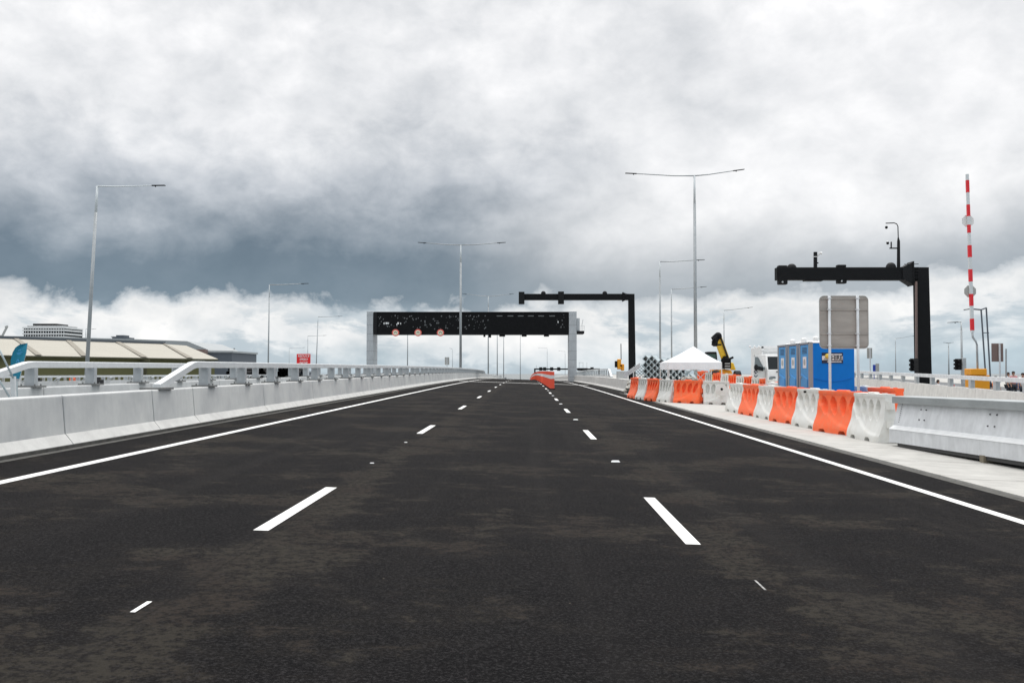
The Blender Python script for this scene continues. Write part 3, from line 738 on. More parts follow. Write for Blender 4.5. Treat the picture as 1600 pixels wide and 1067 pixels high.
# ------------------------------------------------------------------ plastic water barriers
def smooth(t): t = max(0., min(1., t)); return t * t * (3 - 2 * t)
def water_mesh(name, L=2.3, H=1.05, nu=88, nv=44):
    vs = []; fs = []; 
    def half(u, v):
        w = .30 - .13 * smooth((v - .08) / .45) - .045 * smooth((v - .5) / .35)
        ridge = smooth(((.16 + .62 * u ** 2.2) - v) / .07 + .5)
        w += .030 * ridge
        for i in range(4):
            cv = .66; cu = .17 + .215 * i + (v - cv) * (.04 + .10 * i) * .8
            ru = .066 * (1.15 - .35 * abs((v - .72) / .22)); d = ((u - cu) / max(ru, .02)) ** 2 + ((v - cv) / .205) ** 2
            w -= .15 * smooth((1.15 - d) / .28)
        for c in (.27, .74):
            d = ((u - c) / .075) ** 2 + (v / .085) ** 2; w -= .17 * smooth((1.15 - d) / .3)
        if v > .93: w += .022
        e = min(u, 1 - u) * L; w *= .80 + .20 * smooth(e / .10)
        return max(w, .022)
    for side in (-1, 1):
        for j in range(nv + 1):
            for i in range(nu + 1):
                u = i / nu; v = j / nv; uu = u if side < 0 else 1 - u
                vs.append((side * half(u, v), (u - .5) * L, v * H))
    W = nu + 1; T = (nv + 1) * W
    for j in range(nv):
        for i in range(nu):
            a = j * W + i; fs.append((a, a + W, a + W + 1, a + 1)); a += T; fs.append((a, a + 1, a + W + 1, a + W))
        for i in (0, nu):
            a = j * W + i; q = (a, a + T, a + T + W, a + W); fs.append(q if i == 0 else q[::-1])
    for i in range(nu):
        a = nv * W + i; fs.append((a, a + T, a + T + 1, a + 1)); a = i; fs.append((a, a + 1, a + T + 1, a + T))
    me = bpy.data.meshes.new(name); me.from_pydata(vs, [], fs); me.validate()
    for p in me.polygons: p.use_smooth = True
    return me
def plastic_barrier(colour):
    m = MT['orange' if colour == 'orange' else 'wplas']
    me = water_mesh('body'); me.materials.append(m)
    root = bpy.data.objects.new('plastic_barrier', None); COL.objects.link(root); ROOTLOC[root.name] = Vector((0, 0, 0))
    o = bpy.data.objects.new('body', me); COL.objects.link(o); o.parent = root
    es = o.modifiers.new('edge', 'EDGE_SPLIT'); es.split_angle = R(50)
    b = MB()
    for yy, z0, z1 in ((1.17, .10, .30), (1.17, .48, .70), (-1.17, .32, .46), (-1.17, .72, .90)):
        b = MB(); b.tube([(0, yy, z0), (0, yy, z1)], .09, 12); part(b, 'connector', m, root)
    b = MB(); b.hexa([(-.06, -.30, 1.045), (.06, -.30, 1.045), (.06, .30, 1.045), (-.06, .30, 1.045)], [(-.05, -.25, 1.085), (.05, -.25, 1.085), (.05, .25, 1.085), (-.05, .25, 1.085)])
    part(b, 'lifting_lug', m, root, bevel=.015)
    b = MB(); b.tube([(0, -.8, 1.04), (0, -.8, 1.07)], .06, 10); part(b, 'filler_cap', m, root)
    return root
PB = {'orange': plastic_barrier('orange'), 'white': plastic_barrier('white')}
used = set()
def put_barrier(col, x, y, rz, lab, fn=GR, dz=.03, sc=1.0, z=None):
    o = PB[col] if col not in used else copy_tree(PB[col]); used.add(col)
    o.location = (x, y, fn(x, y) + dz if z is None else z); o.rotation_euler = (0, 0, rz); o.scale = (sc, sc, sc)
    tag(o, lab, 'plastic barrier', 'orange and white plastic barriers around the site')
    return o
seq = [('white', 22.6, 1, 'white plastic barrier nearest the camera, touching the steel barrier end'),
       ('orange', 24.75, 9, 'nearest big orange plastic barrier, right below the grey sign back'),
       ('white', 27.2, 3, 'white plastic barrier with a black plug, in front of the first blue toilet'),
       ('orange', 29.6, 6, 'second orange plastic barrier from the steel barrier'),
       ('white', 32.0, 2, 'white plastic barrier between the second and third roadside orange ones'),
       ('orange', 34.3, 3, 'third orange plastic barrier from the steel barrier, seen at a slant'),
       ('white', 36.8, 1, 'white plastic barrier just right of the one with a round plate')]
for col, y, a, lab in seq:
    o = put_barrier(col, 7.87, y, R(a), lab, fn=G)
    if y < 23: o.scale.y = .84
def between(col, p, q, lab, **k):
    p, q = Vector(p), Vector(q); d = q - p
    o = put_barrier(col, (p.x + q.x) / 2, (p.y + q.y) / 2, math.atan2(-d.x, d.y), lab, **k); o.scale.y = d.length / 2.42
    return o
row = [(9.25, 45.4), (8.02, 45.5), (6.88, 46.3), (6.36, 47.2), (6.02, 48.9), (5.78, 50.6), (5.66, 53.2)]
labs = [('white', 'dirty white plastic barrier carrying a round pale plate'), ('orange', 'broad orange plastic barrier in front of the white tent legs'),
        ('white', 'white plastic barrier left of the broad orange one by the tent'), ('orange', 'orange plastic barrier below the stacked steel sheets'),
        ('white', 'narrow white plastic barrier, second from the far concrete barrier'), ('orange', 'orange plastic barrier leaning against the end of the far concrete barrier')]
for (c, lab), p, q in zip(labs, row[:-1], row[1:]): between(c, q, p, lab, fn=G)
# round plate on the dirty white barrier
b = MB(); p = px(1127, 609, 45.0); b.disc((p.x, p.y, p.z), .27, .05, MT['wplas'], 24); b.disc((p.x + .02, p.y - .01, p.z + .03), .06, .03, MT['black'], 10)
tag(b.build('round_plate', None, loc=p), 'round pale plate with a black plug fixed to a dirty white barrier', 'plate')
b = MB(); p = px(1256, 612, 26.2); b.tube([p, p + Vector((.06, 0, 0))], .03, 10); tag(b.build('bung_plug', MT['black'], loc=p), 'small black plug in the upper face of a white plastic barrier', 'plug')
# inner rows
inner = [('orange', (9.6, 38.5), (10.9, 40.6)), ('white', (8.9, 36.4), (9.6, 38.5)), ('orange', (10.9, 40.6), (12.0, 42.8)), ('white', (12.0, 42.8), (13.2, 45)),
         ('orange', (10.25, 27.3), (10.15, 29.4)), ('white', (10.5, 31.6), (10.2, 29.4))]
ilab = ['orange plastic barrier just behind the white truck side of the roadside row', 'white plastic barrier at the near end of the row before the truck',
        'second orange plastic barrier of the row before the truck', 'white plastic barrier before the truck, nearest its front',
        'orange plastic barrier right of the blue toilets, behind the right sign pole', 'white plastic barrier beside the back of the blue toilets']
for (c, p, q), lab in zip(inner, ilab): between(c, p, q, lab)
xs = 1097
nth = ['first', 'second', 'third', 'fourth', 'fifth', 'sixth', 'seventh', 'eighth', 'ninth', 'tenth']
for k in range(10):
    c = 'orange' if k % 2 == 0 else 'white'
    Y = 74 - k * 2.2; x = px(1098 + k * 12.5, 590, Y).x
    put_barrier(c, x, Y, R(90 - 52 + k), '%s from the left in the striped row of upright barriers behind the tent and truck' % nth[k].capitalize(), z=px(0, 579.5 + k * 1.45, Y).z - 1.12, sc=1.05).scale.y = .36

# ------------------------------------------------------------------ steel barrier on the right
root = thing('steel_barrier', 'grey galvanised steel barrier with capped top at the right edge of the road', 'barrier', (7.7, 21.1, G(7.7, 21.1)))
FX = lambda y: 7.62 + (20.8 - y) * .062
def sec(y, prof):
    z = G(FX(y), y) + .05 + .012 * (20.95 - y); return [(FX(y) + u, y, z + h) for u, h in prof]
face = [(0, .05), (0, .335), (.085, .395), (.09, .40), (.20, .90), (.50, .90), (.60, .40), (.69, .335), (.69, .05)]
b = MB(); ya, yb = 20.95, 4.0
b.sweep([sec(ya - (ya - yb) * i / 8, face) for i in range(9)]); part(b, 'shell', MT['galv'], root)
b = MB(); cap = [(.09, .86), (.09, 1.00), (.12, 1.012), (.58, 1.012), (.60, 1.00), (.60, .86)]
b.sweep([sec(ya + .06 - (ya - yb) * i / 8, cap) for i in range(9)]); part(b, 'cap', MT['capsteel'], root, bevel=.008)
b = MB(); 
b.sweep([sec(ya - .02 - (ya - yb) * i / 8, [(-.012, .325), (.08, .402), (.092, .40), (-.002, .322)]) for i in range(9)]); part(b, 'ledge', MT['rail'], root)
b = MB()
for y in (19.3, 18.9, 16.5, 16.2, 13.5, 13.2):
    for h in (.20, .27) if y % 1 > .25 else (.20, .27): pass
for yy in (19.6, 17.0, 14.4):
    for dy in (0, .22):
        for h, u in ((.56, .118), (.76, .162)):
            y = yy + dy; z = G(FX(y), y) + .05 + .012 * (20.95 - y) + h; b.tube([(FX(y) + u + .02, y, z), (FX(y) + u - .012, y, z)], .013, 6)
for k in range(9):
    y = 20.72; h = .48 + k * .045; b.tube([(FX(y) + .11 + k * .0095, y, G(FX(y), y) + .05 + h), (FX(y) + .10 + k * .0095, y, G(FX(y), y) + .05 + h)], .010, 6)
part(b, 'bolt', MT['black2'], root)
b = MB(); b.box(FX(17.2) - .02, FX(17.2) + .7, 17.1, 17.25, G(7.7, 17) + .03, G(7.7, 17) + .15); part(b, 'packer', MT['dirt'], root)
b = MB(); b.box(FX(13) - .02, FX(13) + .7, 12.9, 13.1, G(7.9, 13) + .03, G(7.9, 13) + .2); part(b, 'packer', MT['dirt'], root)
b = MB(); b.sweep([sec(y, [(.02, -.02), (.02, .06), (.66, .06), (.66, -.02)]) for y in (20.6, 12, 4.2)]); part(b, 'gap_shadow', MT['joint'], root)  # dark fill, painted shadow for the gap beneath the shell

# ------------------------------------------------------------------ portable toilets
def toilet(x, y, lab, emblem):
    z = GR(x, y) - .02; W, Dp, H = 1.30, 1.14, 2.24
    z = px(0, 535.5, 29.5).z - 2.17
    root = thing('portable_toilet', lab, 'portable toilet', (x, y, z), 'blue portable toilets')
    b = MB(); b.box(x, x + W, y, y + Dp, z + .1, z + 2.16)
    wl = part(b, 'wall', MT['blue'], root, bevel=.03)
    b = MB()                                              # moulded rib curve on the side wall
    pts = [(x + .08 + (W - .16) * t, y - .006, z + 1.13 - .10 * math.sin(math.pi * t)) for t in [i / 10 for i in range(11)]]
    b.tube(pts, .009, 6); part(b, 'moulded_rib', MT['blue'], wl)
    b = MB()
    for yy in (y + .02, y + Dp - .1): b.box(x - .05, x + .07, yy - .03, yy + .09, z + .1, z + 2.2)
    b.box(x - .05, x + .05, y, y + Dp, z + 2.13, z + 2.2); part(b, 'door_frame', MT['gplas'], root, bevel=.02)
    b = MB(); b.box(x - .03, x + .02, y + .11, y + Dp - .13, z + .14, z + 2.12)
    b.hexa([(x - .055, y + .22, z + .3), (x - .03, y + .22, z + .3), (x - .03, y + .88, z + .3), (x - .055, y + .88, z + .3)], [(x - .055, y + .22, z + 1.1), (x - .03, y + .22, z + 1.1), (x - .03, y + .88, z + 1.25), (x - .055, y + .88, z + 1.25)])
    dr = part(b, 'door', MT['lblue'], root, bevel=.012)
    b = MB()
    for k in range(5): b.box(x - .036, x - .029, y + .3, y + .8, z + 1.86 + k * .04, z + 1.875 + k * .04)
    part(b, 'vent', MT['navy'], dr)
    b = MB(); b.box(x - .038, x - .03, y + .36, y + .72, z + 1.42, z + 1.76); nn = part(b, 'notice', MT['whitep'], dr)
    b = MB(); b.tube([(x - .042, y + .54, z + 1.6), (x - .038, y + .54, z + 1.6)], .10, 16); part(b, 'emblem_disc', MT['signgrey'], dr)
    b = MB(); b.box(x - .075, x - .05, y + .80, y + .92, z + 1.12, z + 1.17); part(b, 'handle', MT['gplas'], dr)
    b = MB(); rf = []
    for i in range(9):
        t = i / 8; s = math.sin(math.pi * t)
        rf.append([(x - .04 + (W + .08) * t, y - .01, z + 2.16 + .012), (x - .04 + (W + .08) * t, y + Dp * .5, z + 2.18 + .10 * s ** .6), (x - .04 + (W + .08) * t, y + Dp + .01, z + 2.16 + .012), (x - .04 + (W + .08) * t, y + Dp * .5, z + 2.165)])
    b.sweep(rf); part(b, 'roof', MT['white'], root, smooth=False)
    b = MB(); b.tube([(x + .3, y + .5, z + 2.2), (x + .3, y + .5, z + 2.33)], .09, 10); b.ball((x + .3, y + .5, z + 2.33), .1, n=10, sz=.5); b.tube([(x + 1.0, y + .5, z + 2.2), (x + 1.0, y + .5, z + 2.31)], .07, 10); part(b, 'roof_vent', MT['white'], root)
    b = MB(); b.box(x - .04, x + W + .03, y - .02, y + Dp + .02, z, z + .1); part(b, 'skid', MT['gplas'], root)
    if emblem:
        a, c = px(1284, 551, y), px(1317, 567.5, y); yy = y
        b = MB(); b.box(a.x, c.x, yy - .012, yy + .01, c.z, a.z); em = part(b, 'side_sign', MT['navy'], wl)
        wd, hh = c.x - a.x, a.z - c.z
        b = MB(); b.box(a.x + .004, c.x - .004, yy - .016, yy - .012, c.z + hh * .30, c.z + hh * .70)
        part(b, 'white_band', MT['whitep'], em)
        b = MB(); b.ball((a.x + wd * .26, yy - .016, c.z + hh * .68), .075, MT['yellowp'], 12); b.hexa([(a.x + wd * .05, yy - .022, c.z + hh * .28), (a.x + wd * .42, yy - .022, c.z + hh * .28), (a.x + wd * .42, yy - .017, c.z + hh * .28), (a.x + wd * .05, yy - .017, c.z + hh * .28)],
            [(a.x + wd * .12, yy - .022, c.z + hh * .5), (a.x + wd * .36, yy - .022, c.z + hh * .55), (a.x + wd * .36, yy - .017, c.z + hh * .55), (a.x + wd * .12, yy - .017, c.z + hh * .5)], MT['signgrey'])
        ob = part(b, 'logo', None, em); ob.scale = (1, 1, 1)
        text_mesh('HIRE', 'lettering', MT['blackp'], em, (a.x + wd * .71, yy - .021, c.z + hh * .5), .165, bold=.0035)
        b = MB(); rr = random.Random(2)
        for row_, zz in ((.82, .035), (.14, .03)):
            xx = a.x + wd * (.42 if row_ > .5 else .25)
            while xx < c.x - .05:
                q = rr.uniform(.012, .03); b.box(xx, xx + q, yy - .016, yy - .011, c.z + hh * row_ - zz * .6, c.z + hh * row_ + zz * .6); xx += q + .008
        part(b, 'small_print', MT['whitep'], em)
    return root
toilet(8.42, 29.5, 'blue portable toilet nearest the camera with a hire sign on its side', True)
toilet(8.42, 30.80, 'middle blue portable toilet of the three, pale door facing the road', False)
toilet(8.42, 32.10, 'farthest blue portable toilet of the three, beside the white truck', False)

# ------------------------------------------------------------------ sign seen from the back
Ys = 27.6
a, c = px(1280, 462.5, Ys), px(1357, 544.5, Ys)
root = thing('road_sign', 'large blank back of a rounded road sign on two steel poles by the blue toilets', 'road sign', ((a.x + c.x) / 2, Ys, GR(9, Ys)))
b = MB(); r = .13; ring = []
for cx, cz, a0 in ((c.x - r, a.z - r, 0), (a.x + r, a.z - r, 90), (a.x + r, c.z + r, 180), (c.x - r, c.z + r, 270)):
    for k in range(6): t = R(a0 + k * 18); ring.append((cx + r * math.cos(t), cz + r * math.sin(t)))
b.prism(ring, Ys, Ys + .006); sgn = part(b, 'sign_panel', MT['signback'], root)
b = MB()
n = len(ring)
for k in range(n): p, q = ring[k], ring[(k + 1) % n]; b.beam((p[0], Ys - .002, p[1]), (q[0], Ys - .002, q[1]), .016, .016, up=Vector((0, 1, 0)))
part(b, 'rim', MT['signgrey'], sgn)
b = MB()
for yy in (466.5, 484, 521.5, 540): p = px(1300, yy, Ys); b.box(a.x + .02, c.x - .02, Ys - .022, Ys - .001, p.z - .016, p.z + .016)
part(b, 'stiffener', MT['signback'], sgn)
for x in (1294.5, 1338.5):
    t = px(x, 461.5, Ys); b = MB(); b.tube([(t.x, Ys - .065, GR(t.x, Ys)), (t.x, Ys - .065, t.z)], .038, 12); part(b, 'pole', MT['galv'], root, smooth=True)
for x in (1294.5, 1338.5):
    for yy in (466.5, 484, 521.5, 540): p = px(x, yy, Ys); b = MB(); b.box(p.x - .055, p.x + .055, Ys - .108, Ys - .02, p.z - .012, p.z + .012); part(b, 'clamp', MT['galv'], root)

def small_sign(x0, x1, y0, y1, Y, m, polepx, foot, lab, polem='galv'):
    a, c = px(x0, y0, Y), px(x1, y1, Y); f = px(polepx, foot, Y); zb = min(f.z, c.z)
    root = thing('road_sign', lab, 'road sign', (f.x, Y, f.z))
    b = MB(); b.box(a.x, c.x, Y, Y + .02, c.z, a.z); part(b, 'sign_panel', MT[m], root, bevel=.02)
    p = px(polepx, y0 + .5, Y); b = MB(); b.tube([(p.x, Y - .05, f.z), (p.x, Y - .05, p.z)], .045, 8); part(b, 'pole', MT[polem], root)
    return root, a, c
small_sign(1354.5, 1363, 543.5, 560, 70, 'signgrey', 1359, 600, 'small grey sign back right of the large rounded sign')
small_sign(1549, 1568, 536.5, 565, 48, 'signbrown', 1561, 598, 'brown sign back on a single pole at the far right')
r_, a, c = small_sign(695, 702, 558, 570, 120, 'signgrey', 698.5, 580, 'tiny grey sign back behind the left railing under the gantry', 'galv')
# REDUCE SPEED NOW
Yr = 60.0; a, c = px(463.5, 553, Yr), px(485, 570, Yr)
root = thing('road_sign', 'red sign reading REDUCE SPEED NOW in white behind the left railing', 'road sign', ((a.x + c.x) / 2, Yr, .3))
b = MB(); b.box(a.x, c.x, Yr, Yr + .03, c.z, a.z); sg = part(b, 'sign_panel', MT['redp'], root, bevel=.01)
for i, tx in enumerate(('REDUCE', 'SPEED', 'NOW')): text_mesh(tx, 'lettering', MT['whitep'], sg, ((a.x + c.x) / 2, Yr - .006, px(0, 556.3 + i * 5.2, Yr).z), .185, shear=.2, bold=.002)
for x in (466, 482): t = px(x, 570, Yr); b = MB(); b.tube([(t.x, Yr + .06, .3), (t.x, Yr + .06, t.z)], .03, 8); part(b, 'pole', MT['galv'], root)
# thin pole far right
b = MB(); t = px(1572, 545, 50); f = px(1572, 600, 50); b.tube([f, t], .04, 8); tag(b.build('steel_pole', MT['pole'], loc=f), 'thin bare steel pole right of the brown sign back', 'pole')
# blue and white little signs near the ramp
b = MB(); p = px(1366, 574, 75); b.box(p.x - .1, p.x + .1, 75, 75.03, p.z - .35, p.z + .2); b.tube([(p.x, 75.05, 0), (p.x, 75.05, p.z)], .03, 6); tag(b.build('road_sign', MT['bluepaint'], loc=(p.x, 75, 0)), 'tiny dark blue sign above the ramp guard rail', 'road sign')
b = MB(); p = px(1371, 573, 78); b.box(p.x - .14, p.x + .14, 78, 78.03, p.z - .4, p.z + .25); b.tube([(p.x, 78.05, 0), (p.x, 78.05, p.z)], .03, 6); tag(b.build('road_sign', MT['signgrey'], loc=(p.x, 78, 0)), 'tiny pale sign beside the dark blue one above the ramp rail', 'road sign')

# ------------------------------------------------------------------ traffic signals
def signal(x, y0, y1, Y, polepx, polefoot, lab, poleh=None, tilt=0):
    a, c = px(x - 5.5, y0, Y), px(x + 5.5, y1, Y); f = px(polepx, polefoot, Y)
    root = thing('traffic_signal', lab, 'traffic light', (f.x, Y, f.z))
    b = MB(); b.box(a.x, c.x, Y, Y + .12, c.z, a.z); hd = part(b, 'backboard', MT['black'], root, bevel=.04)
    h = (a.z - c.z) / 3
    for k in range(3):
        z = a.z - h * (k + .5); xm = (a.x + c.x) / 2
        b = MB(); b.tube([(xm, Y, z), (xm - .04, Y - .18, z)], [h * .36, h * .30], 10, cap=True); b.box(a.x - .07, a.x, Y - .1, Y + .1, z - h * .3, z + h * .3); part(b, 'visor', MT['black2'], hd)
    b = MB(); b.tube([f, (f.x, Y + .15, (px(0, poleh, Y).z if poleh else a.z))], .06, 8); part(b, 'pole', MT['post'], root)
    b = MB(); b.beam((xm, Y + .1, (a.z + c.z) / 2), (f.x, Y + .15, (a.z + c.z) / 2), .05, .05); part(b, 'bracket', MT['black'], root)
signal(1498, 560.5, 578, 62, 1506.5, 600, 'black traffic signal on a pale post left of the orange barrier machine', poleh=560)
signal(1428, 560, 580, 70, 1434, 600, 'black traffic signal partly hidden by the near black gantry post')

# ------------------------------------------------------------------ boom barrier
Yb = 50.0
root = thing('boom_barrier', 'raised red and white boom barrier rising from an orange machine at the right', 'boom barrier', px(1530, 606, Yb))
a, c = px(1518.5, 586, Yb), px(1547, 614, Yb); b = MB(); b.box(a.x, c.x, Yb, Yb + .8, c.z - .3, a.z); cab = part(b, 'cabinet', MT['amber'], root, bevel=.03)
a, c = px(1516, 576, Yb), px(1541, 586, Yb); b = MB(); b.box(a.x, c.x, Yb - .1, Yb + .7, c.z, a.z); part(b, 'counterweight', MT['amber'], root, bevel=.03)
b = MB(); b.tube([px(1527.5, 577, Yb), px(1526.5, 540, Yb), px(1525, 534, Yb), px(1520, 527, Yb), px(1519.3, 520, Yb)], .055, 8); part(b, 'lower_arm', MT['post'], root, smooth=True)
b = MB(); bnd = MB(); ys_ = [(519.5, 516, 'w'), (516, 498, 'r'), (498, 478, 'w'), (478, 459.5, 'r'), (459.5, 440, 'w'), (440, 421, 'r'), (421, 402, 'w'), (402, 383.5, 'r'), (383.5, 364, 'w'), (364, 351.5, 'r'), (351.5, 338, 'w'), (338, 320, 'r'), (320, 301, 'w'), (301, 282, 'r'), (282, 272.5, 'w')]
bx = lambda y: 1519.2 + (y - 517) * (8.0 / 244)
for i, (q0, q1, cc) in enumerate(ys_):
    m = MT['redt'] if cc == 'r' else MT['polelight']; t = .068 if cc == 'r' else .062
    bm = MB(); bm.beam(px(bx(q0), q0, Yb), px(bx(q1), q1, Yb), t * 2 if q0 < 400 else t * 2.3, t * 2 if q0 < 400 else t * 2.3, up=Vector((0, 1, 0)))
    part(bm, 'boom_section', m, root)
for yy in (345, 455):
    p = px(bx(yy), yy, Yb); b = MB(); ring = []
    for k in range(8): t = R(22.5 + 45 * k); ring.append((p.x + .32 * math.cos(t), p.z + .32 * math.sin(t)))
    b.prism(ring, Yb + .09, Yb + .11); part(b, 'octagon_sign', MT['signgrey' if yy > 400 else 'white'], root)
b = MB(); b.box(px(1513, 0, Yb).x, px(1516, 0, Yb).x, Yb, Yb + .3, px(0, 584, Yb).z, px(0, 578, Yb).z); part(b, 'hinge', MT['black2'], root)
b = MB(); a, c = px(1505, 559, 66), px(1510.5, 602, 66); b.box(a.x, c.x, 66, 66.4, c.z - .3, a.z); tag(b.build('control_cabinet', MT['post'], loc=(a.x, 66, c.z - .3), bevel=.02), 'tall narrow grey cabinet between the signal and the orange barrier machine', 'cabinet')

# ------------------------------------------------------------------ marquee
Yt = 54.0
a = px(1043, 566, Yt); c = px(1128, 578, Yt); ap = px(1083.5, 541, Yt + 1.5); x0, x1 = a.x, c.x; zt, zb = a.z, px(0, 577.5, Yt).z; y0, y1 = Yt, Yt + 3.0
g0 = GR(9, Yt)
root = thing('marquee_tent', 'white pop-up marquee tent standing behind the orange plastic barriers', 'tent', ((x0 + x1) / 2, Yt + 1.5, g0))
b = MB(); nn = 10
def crown(t, cx, cy): s = t ** 1.18; return Vector((cx + (ap.x - cx) * t, cy + (ap.y - cy) * t, zt + (ap.z - zt) * (s)))
cs = [(x0, y0), (x1, y0), (x1, y1), (x0, y1)]
for k in range(4):
    p, q = cs[k], cs[(k + 1) % 4]; vs = []; fs = []
    for i in range(nn + 1):
        t = i / nn
        for j in range(nn + 1):
            s = j / nn; A_ = crown(t, *p); B_ = crown(t, *q); v = A_.lerp(B_, s); v.z -= .10 * math.sin(math.pi * s) * math.sin(math.pi * t) * (1 - t); vs.append(v)
    for i in range(nn):
        for j in range(nn): w_ = nn + 1; fs.append((i * w_ + j, i * w_ + j + 1, (i + 1) * w_ + j + 1, (i + 1) * w_ + j))
    b.add(vs, fs)
part(b, 'canopy', MT['fabric'], root, smooth=True)
b = MB(); n = 24
for k in range(4):
    p, q = Vector((*cs[k], 0)), Vector((*cs[(k + 1) % 4], 0)); vs = []; fs = []; nrm = Vector(((q - p).y, -(q - p).x, 0)).normalized()
    for i in range(n + 1):
        t = i / n; o = nrm * (.012 * math.sin(t * 31)); base = p.lerp(q, t)
        vs += [base + Vector((0, 0, zt)), base + o + Vector((0, 0, zb + .02 * math.sin(t * math.pi * 5)))]
    for i in range(n): fs.append((2 * i, 2 * i + 2, 2 * i + 3, 2 * i + 1))
    b.add(vs, fs)
part(b, 'valance', MT['fabric'], root)
for k, (x, y) in enumerate(cs + [(x0 + .11, y0 + .3)]): b = MB(); b.beam((x, y, g0), (x + (.02 if x < 9 else -.02), y, zt), .045, .045, up=Vector((0, 1, 0))); part(b, 'leg', MT['white'], root)

# ------------------------------------------------------------------ stacked folded steel sheets
def zig_stack(name, x0, z0, ncol, nrow, cell, y0, y1, lab, skew=0.0, m='steel', fn=None):
    root = thing(name, lab, 'steel stack', (x0, y0, z0), 'stacks of folded steel sheets')
    for r in range(nrow):
        top = []; nc = ncol[r] if isinstance(ncol, list) else ncol
        pts = []
        for c_ in range(nc * 2 + 1):
            pts.append((x0 + c_ * cell / 2 + skew * r, z0 + r * cell * .5 + (cell * .5 if (c_ + r) % 2 else 0)))
        b = MB(); t = .035
        prof = pts + [(x, z - t * 1.6) for x, z in pts[::-1]]
        n = len(pts); vs = [(x, y0, z) for x, z in prof] + [(x, y1, z) for x, z in prof]; N2 = len(prof); fs = []
        for i in range(n - 1): fs.append((i, i + 1, N2 - 2 - i, N2 - 1 - i)); fs.append((N2 + i + 1, N2 + i, N2 + N2 - 1 - i, N2 + N2 - 2 - i))
        for i in range(N2): j = (i + 1) % N2; fs.append((i, i + N2, j + N2, j))
        b.add(vs, fs); part(b, 'folded_sheet', MT[m], root)
Yk = 60.0; p = px(1004, 594, Yk)
r1 = zig_stack('steel_sheet_stack', 0, 0, [8, 8, 8, 7, 7, 6, 5, 4, 2], 9, .38, 0, 1.7, 'tall stack of folded grey steel sheets with open diamond cells by the tent')
st = bpy.data.objects['steel_sheet_stack']; st.location = (p.x, Yk, p.z - .2); st.rotation_euler = (0, 0, R(-16))
for c_ in st.children: pass
p = px(992, 597, 63.0)
zig_stack('steel_sheet_stack', 0, 0, [5] * 12, 12, .21, 0, 1.0, 'dense stack of small folded steel sheets between the gantry post and taller stack')
st = bpy.data.objects['steel_sheet_stack.001']; st.location = (p.x, 63.0, p.z - .15); st.rotation_euler = (0, 0, R(-6))
p = px(1050, 600, 62.0)
zig_stack('steel_sheet_stack', 0, 0, [4, 4, 3], 3, .5, 0, 1.4, 'low stack of broad folded steel sheets seen beneath the white tent', m='steel')
st = bpy.data.objects['steel_sheet_stack.002']; st.location = (p.x, 62.0, p.z + .2); st.rotation_euler = (0, 0, R(-10))

# rubble and sandbag heaps
def heap(x0, x1, yt, yb, Y, lab, m='rubble', dp=1.0, seed=1, name='rubble_heap', cat='rubble'):
    rr = random.Random(seed); a, c = px(x0, yb, Y), px(x1, yt, Y); b = MB(); n = 26
    for k in range(n):
        t = rr.random(); s = rr.random(); h = math.sin(math.pi * min(.98, max(.05, t))) ** .6
        r = (c.z - a.z) * rr.uniform(.18, .32); q = Vector((a.x + (c.x - a.x) * t, Y + rr.uniform(0, dp), a.z + (c.z - a.z - r * .8) * h * s))
        i0 = len(b.v); b.ball(q, r, n=7, sz=.7)
        for v in b.v[i0:]: v += Vector((rr.uniform(-1, 1), rr.uniform(-1, 1), rr.uniform(-1, 1))) * r * .22
    tag(b.build(name, MT[m], loc=(a.x, Y, a.z)), lab, cat)
heap(981, 996, 592, 614, 62.5, 'rough rubble heap at the cut end of the far right concrete barrier', seed=3)
heap(1060, 1098, 585, 601, 52.5, 'pale heap of bags and rubble in front of the tent legs', seed=5, m='rubble')
heap(985, 1036, 589, 597, 58, 'low pale heap of covered sacks behind the small orange barriers', seed=8, m='wplas', name='sack_heap', cat='sack heap')

# ------------------------------------------------------------------ mobile signal trailer + tape banner
Yv = 74.0
root = thing('signal_trailer', 'orange portable signal unit with black lamp face and whip mast beside the far gantry post', 'signal trailer', px(967, 598, Yv))
b = MB(); a, c = px(960.5, 564, Yv), px(964.5, 574, Yv); b.box(a.x, c.x, Yv - .1, Yv + .1, c.z, a.z); part(b, 'signal_head', MT['black'], root, bevel=.04)
b = MB(); a, c = px(964.5, 561, Yv), px(970.5, 577, Yv); b.box(a.x, c.x, Yv - .1, Yv + .3, c.z, a.z); a, c = px(970.5, 568.5, Yv), px(975.5, 579, Yv); b.box(a.x, c.x, Yv, Yv + .4, c.z, a.z); part(b, 'housing', MT['amber'], root, bevel=.05)
b = MB(); b.ball(px(970.5, 571, Yv - .1), .07, n=8); part(b, 'lens', MT['black'], root)
b = MB(); b.tube([px(970.5, 562, Yv), px(970.2, 537, Yv)], .03, 6); part(b, 'mast', MT['black2'], root)
b = MB(); a, c = px(965, 580, Yv), px(981, 600, Yv); b.box(a.x, c.x, Yv, Yv + 1.0, c.z - .1, a.z); part(b, 'base_block', MT['conc'], root)
b = MB(); A1, A2, B1, B2 = px(975, 583, 64), px(975, 591, 64), px(1000, 567, 60), px(1000, 575, 60)
th = Vector((0, .03, 0)); b.hexa([A2, B2, B2 + th, A2 + th], [A1, B1, B1 + th, A1 + th])
root = thing('mesh_banner', 'pale slanting mesh banner with dark marks tied in front of the steel stack', 'banner', (A2.x, 64, A2.z))
part(b, 'cloth', MT['pinkcloth' if False else 'whitecloth'], root)
b = MB(); rr = random.Random(5)
for k in range(7):
    t = .28 + k * .075; L_ = A1.lerp(B1, t) * .62 + A2.lerp(B2, t) * .38; b.beam(L_ + Vector((0, -.02, -.08)), L_ + Vector((.03, -.02, .08)), .05, .02)
part(b, 'dark_mark', MT['blackp'], root)
